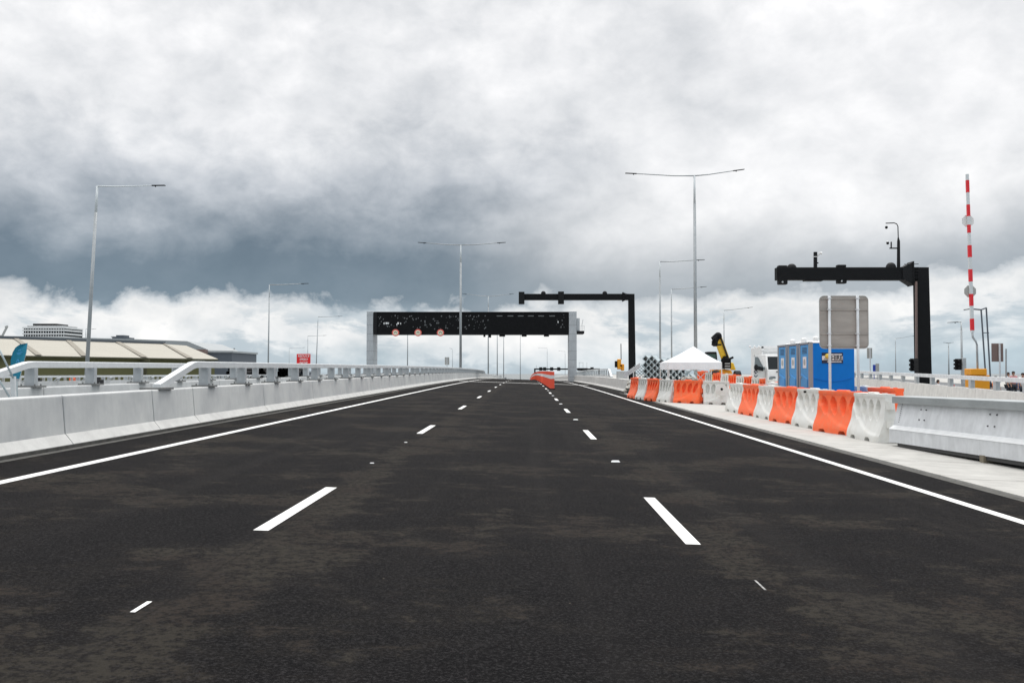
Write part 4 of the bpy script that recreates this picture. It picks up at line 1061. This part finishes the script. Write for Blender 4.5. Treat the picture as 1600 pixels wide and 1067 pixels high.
for x, Y_ in ((990, 61.5),): 
    b = MB(); b.beam(px(x, 592, Y_), px(x, 573, Y_), .06, .06, up=Vector((0, 1, 0))); part(b, 'stake', MT['white'], root)

# ------------------------------------------------------------------ telehandler
Yh = 70.0
root = thing('telehandler', 'yellow telehandler with raised boom parked beyond the white tent', 'telehandler', px(1128, 604, Yh))
P = lambda x, y, dy=0: px(x, y, Yh + dy)
b = MB(); a, c = P(1125, 576), P(1147, 590); b.hexa([(a.x, Yh, c.z), (c.x, Yh, c.z), (c.x, Yh + 4, c.z), (a.x, Yh + 4, c.z)], [(a.x, Yh + .1, a.z), (c.x - .15, Yh + .2, a.z - .1), (c.x - .1, Yh + 4, a.z), (a.x, Yh + 4, a.z)]); part(b, 'chassis', MT['amber'], root, bevel=.05)
b = MB(); a, c = P(1105.5, 549), P(1125, 575); b.hexa([(a.x + .1, Yh + .6, c.z), (c.x, Yh + .6, c.z), (c.x, Yh + 2.2, c.z), (a.x + .1, Yh + 2.2, c.z)], [(a.x + .15, Yh + .9, a.z), (c.x - .05, Yh + .9, a.z), (c.x - .05, Yh + 2.0, a.z), (a.x + .15, Yh + 2.0, a.z)])
cabin = part(b, 'cab', MT['black'], root, bevel=.06)
b = MB(); a, c = P(1108, 553), P(1121, 567); b.box(a.x, c.x, Yh + .55, Yh + .62, c.z, a.z); b.box(a.x - .15, a.x - .1, Yh + .9, Yh + 2, c.z, a.z); part(b, 'window', MT['tealglass'], cabin)
b = MB(); b.beam(P(1134, 562.5, .3), P(1121.5, 528, -.6), .52, .36, up=Vector((0, 1, 0))); bo = part(b, 'boom', MT['yellow'], root, bevel=.03)
b = MB(); b.beam(P(1137, 561, .24), P(1125.5, 528, -.62), .12, .44, up=Vector((0, 1, 0))); part(b, 'hose_track', MT['blackp'], bo)
b = MB(); b.beam(P(1121, 530, -.6), P(1118, 524, -.7), .5, .5); b.beam(P(1119, 525, -.8), P(1116, 540, -1), .3, .3); b.ball(P(1122, 525, -.7), .27, n=10); b.ball(P(1125, 527, -.7), .14, n=8); part(b, 'boom_head', MT['black'], root)
b = MB(); b.box(P(1110, 0).x, P(1118, 0).x, Yh - 1.4, Yh - 1.0, P(0, 540, -1).z, P(0, 537.5, -1).z); b.box(P(1109.5, 0).x, P(1110.6, 0).x, Yh - 1.4, Yh - .9, P(0, 540).z, P(0, 530).z); b.box(P(1110, 0).x, P(1114, 0).x, Yh - 1.3, Yh - 1.0, P(0, 533).z, P(0, 530).z); b.beam(P(1113, 535, -1), P(1117, 530, -1), .2, .16); part(b, 'fork_carriage', MT['black'], root)
b = MB(); a, c = P(1128, 561), P(1142, 576); b.box(a.x, c.x, Yh - .1, Yh + .4, c.z, a.z); b.beam(P(1135, 563, -.2), P(1146, 558, -.2), .12, .15); b.ball(P(1133, 562), .28, n=8); mt_ = part(b, 'boom_mount', MT['black'], root, bevel=.04)
b = MB()
for yy in (567, 571, 575): a, c = P(1132, yy), P(1140, yy + 1.8); b.box(a.x, c.x, Yh - .14, Yh - .1, c.z, a.z)
part(b, 'bar', MT['signgrey'], mt_)
b = MB(); b.hexa([P(1141, 578, 1), P(1150, 578, 1), P(1150, 578, 3), P(1141, 578, 3)], [P(1142, 566, 1), P(1146, 567, 1), P(1146, 567, 3), P(1142, 566, 3)]); part(b, 'engine_cover', MT['yellow'], root, bevel=.05)
for x in (1118, 1152):
    for dy in (.4, 3.2):
        q = px(x, 591, Yh + dy); b = MB(); b.tube([q - Vector((.22, 0, 0)), q + Vector((.22, 0, 0))], .55, 18); wh = part(b, 'wheel', MT['rubber'], root, bevel=.06)
        b = MB(); b.tube([q - Vector((.24, 0, 0)), q + Vector((.24, 0, 0))], .28, 14); part(b, 'rim', MT['amber'], wh)

# ------------------------------------------------------------------ white truck
Yw = 56.0
P = lambda x, y, dy=0: px(x, y, Yw + dy)
gt = GR(14, Yw)
root = thing('parked_truck', 'white box truck facing the camera with its cab door open by the toilets', 'truck', (P(1205, 0).x, Yw, gt))
xa, xb = P(1186, 0, 1.9).x, P(1186, 0, 1.9).x + 2.3
zt = P(0, 540).z
b = MB(); b.box(xa + .05, xb, Yw + 1.9, Yw + 4.9, gt + .9, zt); bx_ = part(b, 'cargo_box', MT['white'], root, bevel=.03)
b = MB(); b.box(xa, xb + .05, Yw + 1.86, Yw + 1.96, zt - .10, zt + .04); b.box(xa, xa + .1, Yw + 1.86, Yw + 1.96, gt + .9, zt); b.box(xa, xb, Yw + 1.86, Yw + 1.93, P(0, 547).z - .05, P(0, 547).z - .02)
for k in range(3): q = P(1172 + k * 7, 541.5, 1.8); b.ball(q, .07, n=6)
part(b, 'box_rim', MT['whitep'], bx_)
ca, cc = P(1193.5, 0).x, P(1193.5, 0).x + 1.95
zr, zm, zbm = P(0, 553).z, P(0, 577.5).z, gt + .45
b = MB(); b.hexa([(ca, Yw, zm), (cc, Yw, zm), (cc, Yw + 1.8, zm), (ca, Yw + 1.8, zm)], [(ca + .08, Yw + .55, zr), (cc - .08, Yw + .55, zr), (cc - .06, Yw + 1.8, zr), (ca + .06, Yw + 1.8, zr)])
b.hexa([(ca, Yw - .35, zbm), (cc, Yw - .35, zbm), (cc, Yw + 1.8, zbm), (ca, Yw + 1.8, zbm)], [(ca, Yw - .12, zm), (cc, Yw - .12, zm), (cc, Yw + 1.8, zm), (ca, Yw + 1.8, zm)])
cb_ = part(b, 'cab', MT['white'], root, bevel=.05)
# windscreen
def lerp(a, b, t): return a + (b - a) * t
b = MB(); 
def wp(u, t, o=.03): return (lerp(lerp(ca, ca + .08, t), lerp(cc, cc - .08, t), u), lerp(Yw, Yw + .55, t) - o, lerp(zm, zr, t))
b.add([wp(.05, .02), wp(.95, .02), wp(.95, .84), wp(.05, .84), wp(.05, .02, 0), wp(.95, .02, 0), wp(.95, .84, 0), wp(.05, .84, 0)], [(0, 1, 2, 3), (0, 4, 5, 1), (1, 5, 6, 2), (2, 6, 7, 3), (3, 7, 4, 0)])
part(b, 'windscreen', MT['glass'], cb_)
b = MB(); z = P(0, 580.5).z; b.box(ca + .5, ca + 1.45, Yw - .22, Yw - .1, z - .03, z + .02); b.box(ca + .15, ca + .4, Yw - .3, Yw - .2, gt + .95, gt + 1.1); b.box(cc - .4, cc - .15, Yw - .3, Yw - .2, gt + .95, gt + 1.1); b.box(ca + .5, ca + 1.45, Yw - .33, Yw - .25, gt + .55, gt + .8); part(b, 'grille', MT['black2'], cb_)
for xx in (ca + .25, cc - .25):
    b = MB(); b.box(xx - .18, xx + .18, Yw - .31, Yw - .22, gt + .85, gt + 1.08); part(b, 'headlight', MT['paleglass'], cb_, bevel=.02)
# open door
da, db = P(1172, 0).x, ca - .01; zd1, zd0 = P(0, 555).z, P(0, 590).z
b = MB(); T = .05; yd0, yd1 = Yw - .25, Yw + .25
def dp(u, z, o=0): return Vector((lerp(da, db, u), lerp(yd0, yd1, u) + o, z))
def dbox(u0, u1, z0, z1, bm, o=0, t=T): bm.hexa([dp(u0, z0, o), dp(u1, z0, o), dp(u1, z0, o + t), dp(u0, z0, o + t)], [dp(u0, z1, o), dp(u1, z1, o), dp(u1, z1, o + t), dp(u0, z1, o + t)])
zs = P(0, 578).z
dbox(0, 1, zd0, zs, b); dbox(0, .1, zs, zd1, b)
b.hexa([dp(0, zd1 - .1), dp(.45, zd1 - .1), dp(.45, zd1 - .1, T), dp(0, zd1 - .1, T)], [dp(0.02, zd1), dp(.45, zd1), dp(.45, zd1, T), dp(0.02, zd1, T)])
b.beam(dp(.42, zd1 - .05, T / 2), dp(.97, zs + .05, T / 2), .05, .12); dr = part(b, 'door', MT['white'], root)
b = MB(); b.add([dp(.09, zs, .02), dp(.94, zs, .02), dp(.94, zs + .12, .02), dp(.44, zd1 - .1, .02), dp(.09, zd1 - .1, .02)], [(0, 1, 2, 3, 4)]); b.beam(dp(.3, zs + .06, -.05), dp(.95, zs + .1, -.05), .03, .14, m=None); part(b, 'window', MT['paleglass'], dr)
b = MB(); q = P(1181.5, 574, -.5); b.ball(q, .12, n=10, sz=1.5); b.beam(q, P(1192, 577, 0), .07, .2); part(b, 'mirror', MT['black2'], dr)
b = MB(); q = P(1181, 584, -.3)
for dx, dz, s in ((-.11, .1, 1), (.11, .1, -1), (-.1, -.08, 1.1), (.1, -.08, -1.1)): b.beam(q + Vector((dx, 0, dz)), q + Vector((dx * .3 + .03 * s, 0, dz * 1.9 if dz > 0 else dz - .1)), .03, .04)
b.ball(q + Vector((0, .02, .05)), .05, n=8); part(b, 'badge', MT['navy'], dr)
for xx in (ca + .2, cc - .2):
    for dy in (.6, 3.9): b = MB(); b.tube([(xx - .14, Yw + dy, gt + .40), (xx + .14, Yw + dy, gt + .40)], .40, 18); part(b, 'wheel', MT['rubber'], root, bevel=.04)
# dark thing by truck bumper
# ------------------------------------------------------------------ feather flag
Yf = 42.0
root = thing('feather_flag', 'teal feather flag with small white print behind the left railing', 'flag', px(24, 604, Yf))
L_ = [(16.5, 590), (16.3, 575), (16.8, 562), (19.5, 551), (24, 543), (31, 538), (43, 536)]; Rr = [(30, 592), (33, 580), (36, 569), (38.5, 560), (40.5, 552), (41.8, 544), (43, 536.3)]
b = MB(); vs = []
for (x0_, y0_), (x1_, y1_) in zip(L_, Rr):
    for t in (0, .33, .66, 1): vs.append(px(lerp(x0_, x1_, t), lerp(y0_, y1_, t), Yf + .08 * math.sin(t * 5)))
n0 = len(vs); vs += [v + Vector((0, .006, 0)) for v in vs]; fs = []
for i in range(6):
    for j in range(3): q = i * 4 + j; fs.append((q, q + 1, q + 5, q + 4)); fs.append((q + n0 + 1, q + n0, q + n0 + 4, q + n0 + 5))
b.add(vs, fs); cl = part(b, 'cloth', MT['teal'], root, smooth=True)
b = MB()
for x0_, y0_, x1_, y1_ in ((26, 552, 35, 550), (27, 553.5, 33, 553), (28, 548, 33, 546), (25.5, 566, 28, 561.5), (28.5, 561.5, 29.5, 566), (25, 570, 28.5, 569.6), (26, 573, 28, 573)):
    b.beam(px(x0_, y0_, Yf - .1), px(x1_, y1_, Yf - .1), .02, .018, up=Vector((0, 1, 0)))
part(b, 'print', MT['lblue'], cl)
b = MB(); b.tube([px(30, 604, Yf), px(33, 580, Yf), px(41, 550, Yf), px(42.5, 537, Yf)], .02, 6); part(b, 'pole', MT['white'], root)
# leaning tubes of a temporary fence brace at far left
root = thing('fence_brace', 'leaning grey tube brace of a temporary fence at the left photo edge', 'fence brace', px(22, 620, 17.2))
b = MB(); b.tube([px(-14, 520, 17), px(21, 591, 17)], .017, 8); b.tube([px(-22, 560, 17), px(16, 622, 17)], .017, 8); part(b, 'stay', MT['steel'], root, smooth=True)
b = MB(); b.beam(px(21.5, 624, 17.1), px(20.5, 588, 17.1), .075, .05, up=Vector((0, 1, 0))); part(b, 'post', MT['rail'], root)
b = MB(); b.tube([px(27, 624, 17.3), px(26.5, 596, 17.3)], .012, 6); part(b, 'rod', MT['steel'], root)

# ------------------------------------------------------------------ warehouse
E0, E1 = px(-90, 553, 98), px(341, 561, 124); R0, R1 = px(-140, 524, 118), px(258, 537.5, 140); H1 = px(291, 540, 146)
root = thing('warehouse', 'long olive warehouse with a cream sheet roof beyond the left railings', 'warehouse', ((E0.x + E1.x) / 2, 110, .3))
down = lambda v, z=.3: Vector((v.x, v.y, z))
bk = Vector((-14, 26, 0))
b = MB(); ins = Vector((-.25, .35, 0))
A_, B_, C_, D_ = E0 + ins, E1 + ins + Vector((-.3, 0, 0)), E1 + bk, E0 + bk
b.hexa([down(A_), down(B_), down(C_), down(D_)], [A_ - Vector((0, 0, .25)), B_ - Vector((0, 0, .25)), C_ - Vector((0, 0, .25)), D_ - Vector((0, 0, .25))]); wl = part(b, 'wall', MT['olive'], root)
b = MB(); q = (E1 - E0)
def onr(t, s): return (E0.lerp(E1, t)).lerp(R0.lerp(R1, t), s)
NB = 8
b.add([E0, E1, R1, R0], [(0, 1, 2, 3)]); b.add([E1, E1 + bk * .8, H1, R1], [(0, 1, 2, 3)])
b.add([R0, R1, H1, E1 + bk * .8, E0 + bk], [(0, 1, 2, 3, 4)]); up_ = Vector((0, 0, .12))
b.add([E0 - up_ , E1 - up_, E1, E0], [(0, 1, 2, 3)]); rf_ = part(b, 'roof', MT['roof'], root)
b = MB()
for xe, xr in ((62, 25), (133, 107), (227, 184), (298, 258), (-20, -62)):
    te = (xe + 90) / 431.; tr_ = (xr + 140) / 398.
    def pe(t): return E0.lerp(E1, t)
    def pr_(t): return R0.lerp(R1, t)
    te = (px(xe, 0, 100).x, te)[1]
    # solve the parameter by screen x of the two edges
    def solve(f, xt):
        lo, hi = 0., 1.
        for _ in range(40):
            m_ = (lo + hi) / 2; v = f(m_); sx = 823 + F * v.x / v.y
            if sx < xt: lo = m_
            else: hi = m_
        return lo
    a0, a1, c0_, c1_ = solve(pe, xe - 5), solve(pe, xe + 5), solve(pr_, xr - 4), solve(pr_, xr + 4)
    o = Vector((.0, -.12, .10)); b.add([pe(a0) + o, pe(a1) + o, pr_(c1_) + o, pr_(c0_) + o], [(0, 1, 2, 3)])
part(b, 'roof_strip', MT['strip'], rf_)
b = MB(); o = Vector((0, -.1, 0)); b.beam(R0 + Vector((0, -.2, .15)), R1 + Vector((0, -.2, .15)), .5, .32); part(b, 'ridge_vent', MT['slate'], rf_)
b = MB(); b.beam(E0 + Vector((0, -.15, -.12)), E1 + Vector((0, -.15, -.12)), .25, .16); gt_ = part(b, 'gutter', MT['oliv2'], root)
t_ = solve(pe, 228); v = pe(t_); b = MB(); b.beam(down(v) + Vector((0, -.2, 0)), v + Vector((0, -.2, -.1)), .3, .3, up=Vector((0, 1, 0))); b.beam(v + Vector((-.5, -.2, -.35)), v + Vector((.5, -.2, -.35)), .35, .3); part(b, 'downpipe', MT['oliv2'], root)
# grey building behind
b = MB(); A_, B_, C_, D_ = px(-200, 523, 175), px(60, 525, 175), px(225, 530, 180), px(345, 557, 190)
zb_ = .3
pts = [px(-200, 522, 175), px(45, 525.5, 175), px(200, 529.5, 175), px(292, 533, 175), px(322, 545, 175), px(340, 558, 175)]
vs = pts + [down(p) for p in pts] + [p + Vector((0, 20, 0)) for p in pts] + [down(p) + Vector((0, 20, 0)) for p in pts]; n = len(pts); fs = []
for i in range(n - 1): fs += [(n + i, n + i + 1, i + 1, i), (i, i + 1, 2 * n + i + 1, 2 * n + i)]
b.add(vs, fs); tag(b.build('warehouse', MT['ridge'], loc=(-60, 175, .3)), 'grey curved roof of a second warehouse showing above the cream roof', 'warehouse')
a, c = px(320, 551, 165), px(362, 590, 165); b = MB(); b.box(a.x, c.x, 165, 180, 0.3, a.z); root = thing('industrial_building', 'dark slate flat-roofed building at the right end of the warehouse', 'building', (a.x, 165, .3)); part(b, 'wall', MT['slate'], root)
b = MB(); b.box(a.x - .2, c.x + .2, 164.8, 180.2, a.z, a.z + .3); part(b, 'roof', MT['ridge'], root)
b = MB(); q = px(310, 546, 164); b.box(q.x - .9, q.x + 1.4, 163, 164.5, q.z - .8, q.z); part(b, 'roof_unit', MT['signbrown'], root)
for x in (366, 371): b = MB(); t = px(x, 544 if x < 370 else 552, 200); b.tube([(t.x, 200, .3), t], .18, 6); tag(b.build('steel_pole', MT['pole'], loc=(t.x, 200, .3)), 'thin mast beside the slate building, %s' % ('the taller left one of two' if x < 370 else 'the shorter right one of two'), 'pole')
# striped office block
Yo = 620.0
def OB(x0, x1, yt, yb, d0, d1, m, root, nm): a, c = px(x0, yt, Yo), px(x1, yb, Yo); b = MB(); b.box(a.x, c.x, Yo + d0, Yo + d1, c.z, a.z); return part(b, nm, MT[m], root)
root = thing('office_block', 'white and dark striped office block rising over the cream warehouse roof', 'building', px(68, 583, Yo))
OB(36.5, 100, 511, 583, .6, 25, 'glass', root, 'wall')
for yy in (511, 515, 520.5, 525.5): OB(34.8, 101.5, yy, yy + 2.2, 0, 25.6, 'white', root, 'floor_band')
OB(40, 96, 508.5, 511, 2, 22, 'white', root, 'parapet'); OB(46.5, 83.5, 505.2, 508.5, 4, 20, 'black2', root, 'plant_room')
b = MB()
for k in range(16): q = px(39 + k * 4, 512, Yo); b.box(q.x, q.x + .35, Yo + .3, Yo + .7, px(0, 526, Yo).z, px(0, 512, Yo).z)
part(b, 'mullion', MT['white'], root)
root = thing('rooftop_plant', 'small dark blue tower top peeping over the warehouse ridge', 'building', px(186, 583, 500)); Yo = 500.
OB(175, 197, 527, 583, 0, 10, 'slate', root, 'wall'); OB(180, 192, 523.5, 527, 1, 8, 'slate', root, 'roof'); OB(172, 176, 525.5, 526.5, 1, 8, 'slate', root, 'ledge')
# tower crane
root = thing('tower_crane', 'tiny white crane jib at the left photo edge over the warehouse', 'crane', px(4, 583, 500))
b = MB(); b.beam(px(3, 526, 500), px(11, 510.5, 500), .8, .8); b.beam(px(8, 511, 500), px(12.5, 509.8, 500), .6, .8); b.beam(px(-3, 523, 500), px(3, 525, 500), .5, .5); part(b, 'jib', MT['signgrey'], root)
b = MB(); b.beam(px(3, 583, 500), px(3, 524, 500), 1, 1, up=Vector((0, 1, 0))); part(b, 'mast', MT['signgrey'], root)

# dark pipe stacks, orange barrier and other yard stock seen through the left railings
def pipes(x0, x1, Y, n, m, nm, lab, rows=3, r=.22):
    a = px(x0, 590, Y); root = thing('pipe_stack', lab, 'pipe stack', (a.x, Y, .3), 'stacks of dark pipes in the yard')
    w_ = px(x1, 590, Y).x - a.x; k = int(w_ / (2 * r))
    for rw in range(rows):
        for i in range(k - rw):
            c_ = Vector((a.x + r + rw * r + i * 2 * r, Y + random.uniform(-.1, .1), .95 + r + rw * r * 1.73)); b = MB(); b.tube([c_, c_ + Vector((0, 5, 0))], r, 12, cap=False); b.tube([c_ + Vector((0, .02, 0)), c_ + Vector((0, 5, 0))], r * .8, 12, cap=False); part(b, 'pipe', MT[m], root)
    b = MB(); b.box(a.x, a.x + w_, Y, Y + 4.6, .3, .93); part(b, 'cradle', MT['black2'], root)
pipes(350, 384, 86, 6, 'black2', '', 'black pipe stack just right of the warehouse corner', 3, .17)
pipes(388, 420, 88, 6, 'black2', '', 'black pipe stack under the single-arm lamp by the red sign', 3, .17)
pipes(428, 462, 84, 8, 'black2', '', 'black pipe stack just left of the red speed sign', 3, .17)
pipes(466, 484, 84, 8, 'slate', '', 'grey pipe stack directly below the red speed sign', 3, .17)
b = MB(); p = px(115, 602, 38); p = px(115, 590.5, 80); put_barrier('orange', p.x, 80, R(4), 'lone orange plastic barrier behind the second left railing', z=p.z - 1.06).scale.y = .5
for x, lab in ((40, 'dark machinery crate left of the first rear railing post'), (135, 'dark low crate behind the rear railing beside the lamp pole')):
    p, q = px(x, 600, 48), px(x + 14, 593, 48); b = MB(); b.box(p.x, q.x, 48, 49, p.z - .8, q.z); b.box(p.x + .1, q.x - .1, 48.1, 48.8, q.z, q.z + .12); tag(b.build('machinery_crate', MT['black2'], loc=(p.x, 48, p.z - .8), bevel=.03), lab, 'crate')

# ------------------------------------------------------------------ people beyond the ramp rail
def person(x, ytop, Y, shirt, label, pants='darkcloth', hat=None, turn=0, armup=False):
    t = px(x, ytop, Y); H = 1.72; z0 = t.z - H
    root = thing('person', label, 'person', (t.x, Y, z0), 'people beyond the ramp guard rail')
    J = {'pel': (0, 0, .93), 'wai': (0, 0, 1.08), 'che': (0, 0, 1.30), 'nec': (0, .0, 1.48), 'chi': (0, -.01, 1.55), 'hea': (0, -.01, 1.63), 'crn': (0, 0, 1.70)}
    Rd = {'pel': .13, 'wai': .12, 'che': .135, 'nec': .05, 'chi': .062, 'hea': .082, 'crn': .055}
    E = [('pel', 'wai'), ('wai', 'che'), ('che', 'nec'), ('nec', 'chi'), ('chi', 'hea'), ('hea', 'crn')]
    for s, n in ((-1, 'l'), (1, 'r')):
        up = armup and s > 0
        J.update({n + 'sh': (s * .17, 0, 1.42), n + 'el': (s * .24, -.02, 1.15), n + 'wr': ((s * .22, -.13, .93) if not up else (s * .12, -.26, 1.22)), n + 'pa': ((s * .22, -.16, .87) if not up else (s * .09, -.32, 1.26))})
        Rd.update({n + 'sh': .058, n + 'el': .043, n + 'wr': .027, n + 'pa': .034}); E += [('che', n + 'sh'), (n + 'sh', n + 'el'), (n + 'el', n + 'wr'), (n + 'wr', n + 'pa')]
        J.update({n + 'hi': (s * .09, 0, .88), n + 'kn': (s * .10, -.03, .50), n + 'an': (s * .10, .02, .10), n + 'to': (s * .11, -.13, .04)})
        Rd.update({n + 'hi': .09, n + 'kn': .06, n + 'an': .042, n + 'to': .036}); E += [('pel', n + 'hi'), (n + 'hi', n + 'kn'), (n + 'kn', n + 'an'), (n + 'an', n + 'to')]
        px0, py0, pz0 = J[n + 'pa']
        for f in range(5):
            k = '%sf%d' % (n, f); ox = (f - 2) * .017
            ln = (.055, .075, .082, .075, .06)[f]
            J[k] = (px0 + ox * .8, py0 - .02, pz0 - ln * .5); J[k + 'b'] = (px0 + ox, py0 - .035, pz0 - ln); Rd[k] = .009; Rd[k + 'b'] = .008; E += [(n + 'pa', k), (k, k + 'b')]
    def skin_obj(keys, edges, grow, name, m, sub=1):
        idx = {k: i for i, k in enumerate(keys)}; me = bpy.data.meshes.new(name)
        rot = Matrix.Rotation(turn, 3, 'Z'); me.from_pydata([tuple(rot @ Vector(J[k])) for k in keys], [(idx[a], idx[b_]) for a, b_ in edges], [])
        me.materials.append(m); o = bpy.data.objects.new(name, me); COL.objects.link(o); o.parent = root
        sk = o.modifiers.new('skin', 'SKIN'); sk.use_smooth_shade = True
        for k in keys: me.skin_vertices[0].data[idx[k]].radius = (Rd[k] * (1.25 if k in ('che', 'wai', 'pel') else 1) + grow, Rd[k] + grow)
        me.skin_vertices[0].data[0].use_root = True
        o.modifiers.new('sub', 'SUBSURF').levels = sub; o.modifiers['sub'].render_levels = sub
        return o
    skin_obj(list(J), E, 0, 'body', MT['skin'])
    sk_ = [k for k in ('che', 'wai', 'pel', 'lsh', 'rsh', 'lel', 'rel')]; skin_obj(sk_, [e for e in E if e[0] in sk_ and e[1] in sk_], .022, 'shirt', MT[shirt])
    pk = ['pel', 'lhi', 'rhi', 'lkn', 'rkn', 'lan', 'ran']; skin_obj(pk, [e for e in E if e[0] in pk and e[1] in pk], .018, 'trousers', MT[pants])
    b = MB(); rot = Matrix.Rotation(turn, 3, 'Z'); base = Vector((t.x, Y, z0))
    i0 = len(b.v); b.ball((0, .018, 1.665), .098, n=12, sz=.85); b.ball((0, .045, 1.60), .075, n=10, sz=1.1)
    if hat: b.tube([(0, 0, 1.70), (0, 0, 1.712)], .15, 14)
    for v in b.v[i0:]: v[:] = (rot @ v) + base
    part(b, 'hat' if hat else 'hair', MT[hat or 'hair'], root, smooth=True)
    b = MB(); i0 = len(b.v)
    for s in (-1, 1): b.ball((s * .03, -.088, 1.635), .010, MT['black'], 6); b.ball((s * .084, 0, 1.62), .022, MT['skin'], 6)
    b.hexa([(-.014, -.085, 1.60), (.014, -.085, 1.60), (.006, -.08, 1.64), (-.006, -.08, 1.64)], [(-.01, -.112, 1.60), (.01, -.112, 1.60), (.004, -.09, 1.64), (-.004, -.09, 1.64)], MT['skin']); b.box(-.025, .025, -.088, -.08, 1.572, 1.58, MT['red'])
    for v in b.v[i0:]: v[:] = (rot @ v) + base
    part(b, 'face', None, root)
person(1575.5, 582, 62, 'whitecloth', 'person in a pale top with dark hair, left of the group beyond the ramp rail', turn=.5)
person(1583.5, 580.5, 60, 'pinkcloth', 'person in a pink top with raised hand, middle of the group beyond the ramp rail', armup=True)
person(1598, 583, 58, 'whitecloth', 'person in white at the right photo edge beyond the ramp rail', turn=-.6)
person(1590, 590, 66, 'bluecloth', 'shorter person in blue between the others beyond the ramp rail', turn=.2)
person(1514, 593, 64, 'bluecloth', 'person in blue bending by the orange barrier machine behind the rail', turn=.8)
person(1487, 596, 75, 'red', 'person in red half hidden behind the ramp barrier, left of the signal', turn=0)
person(1543, 590, 58, 'darkcloth', 'person in dark clothes right of the orange barrier machine', turn=-.3)
person(1466, 593.5, 64, 'whitecloth', 'person in a pale top beyond the ramp barrier, leftmost of those behind the rail', turn=1.0)
person(1556, 588, 55, 'orangecloth', 'person in an orange work top just left of the brown sign pole', turn=.4)
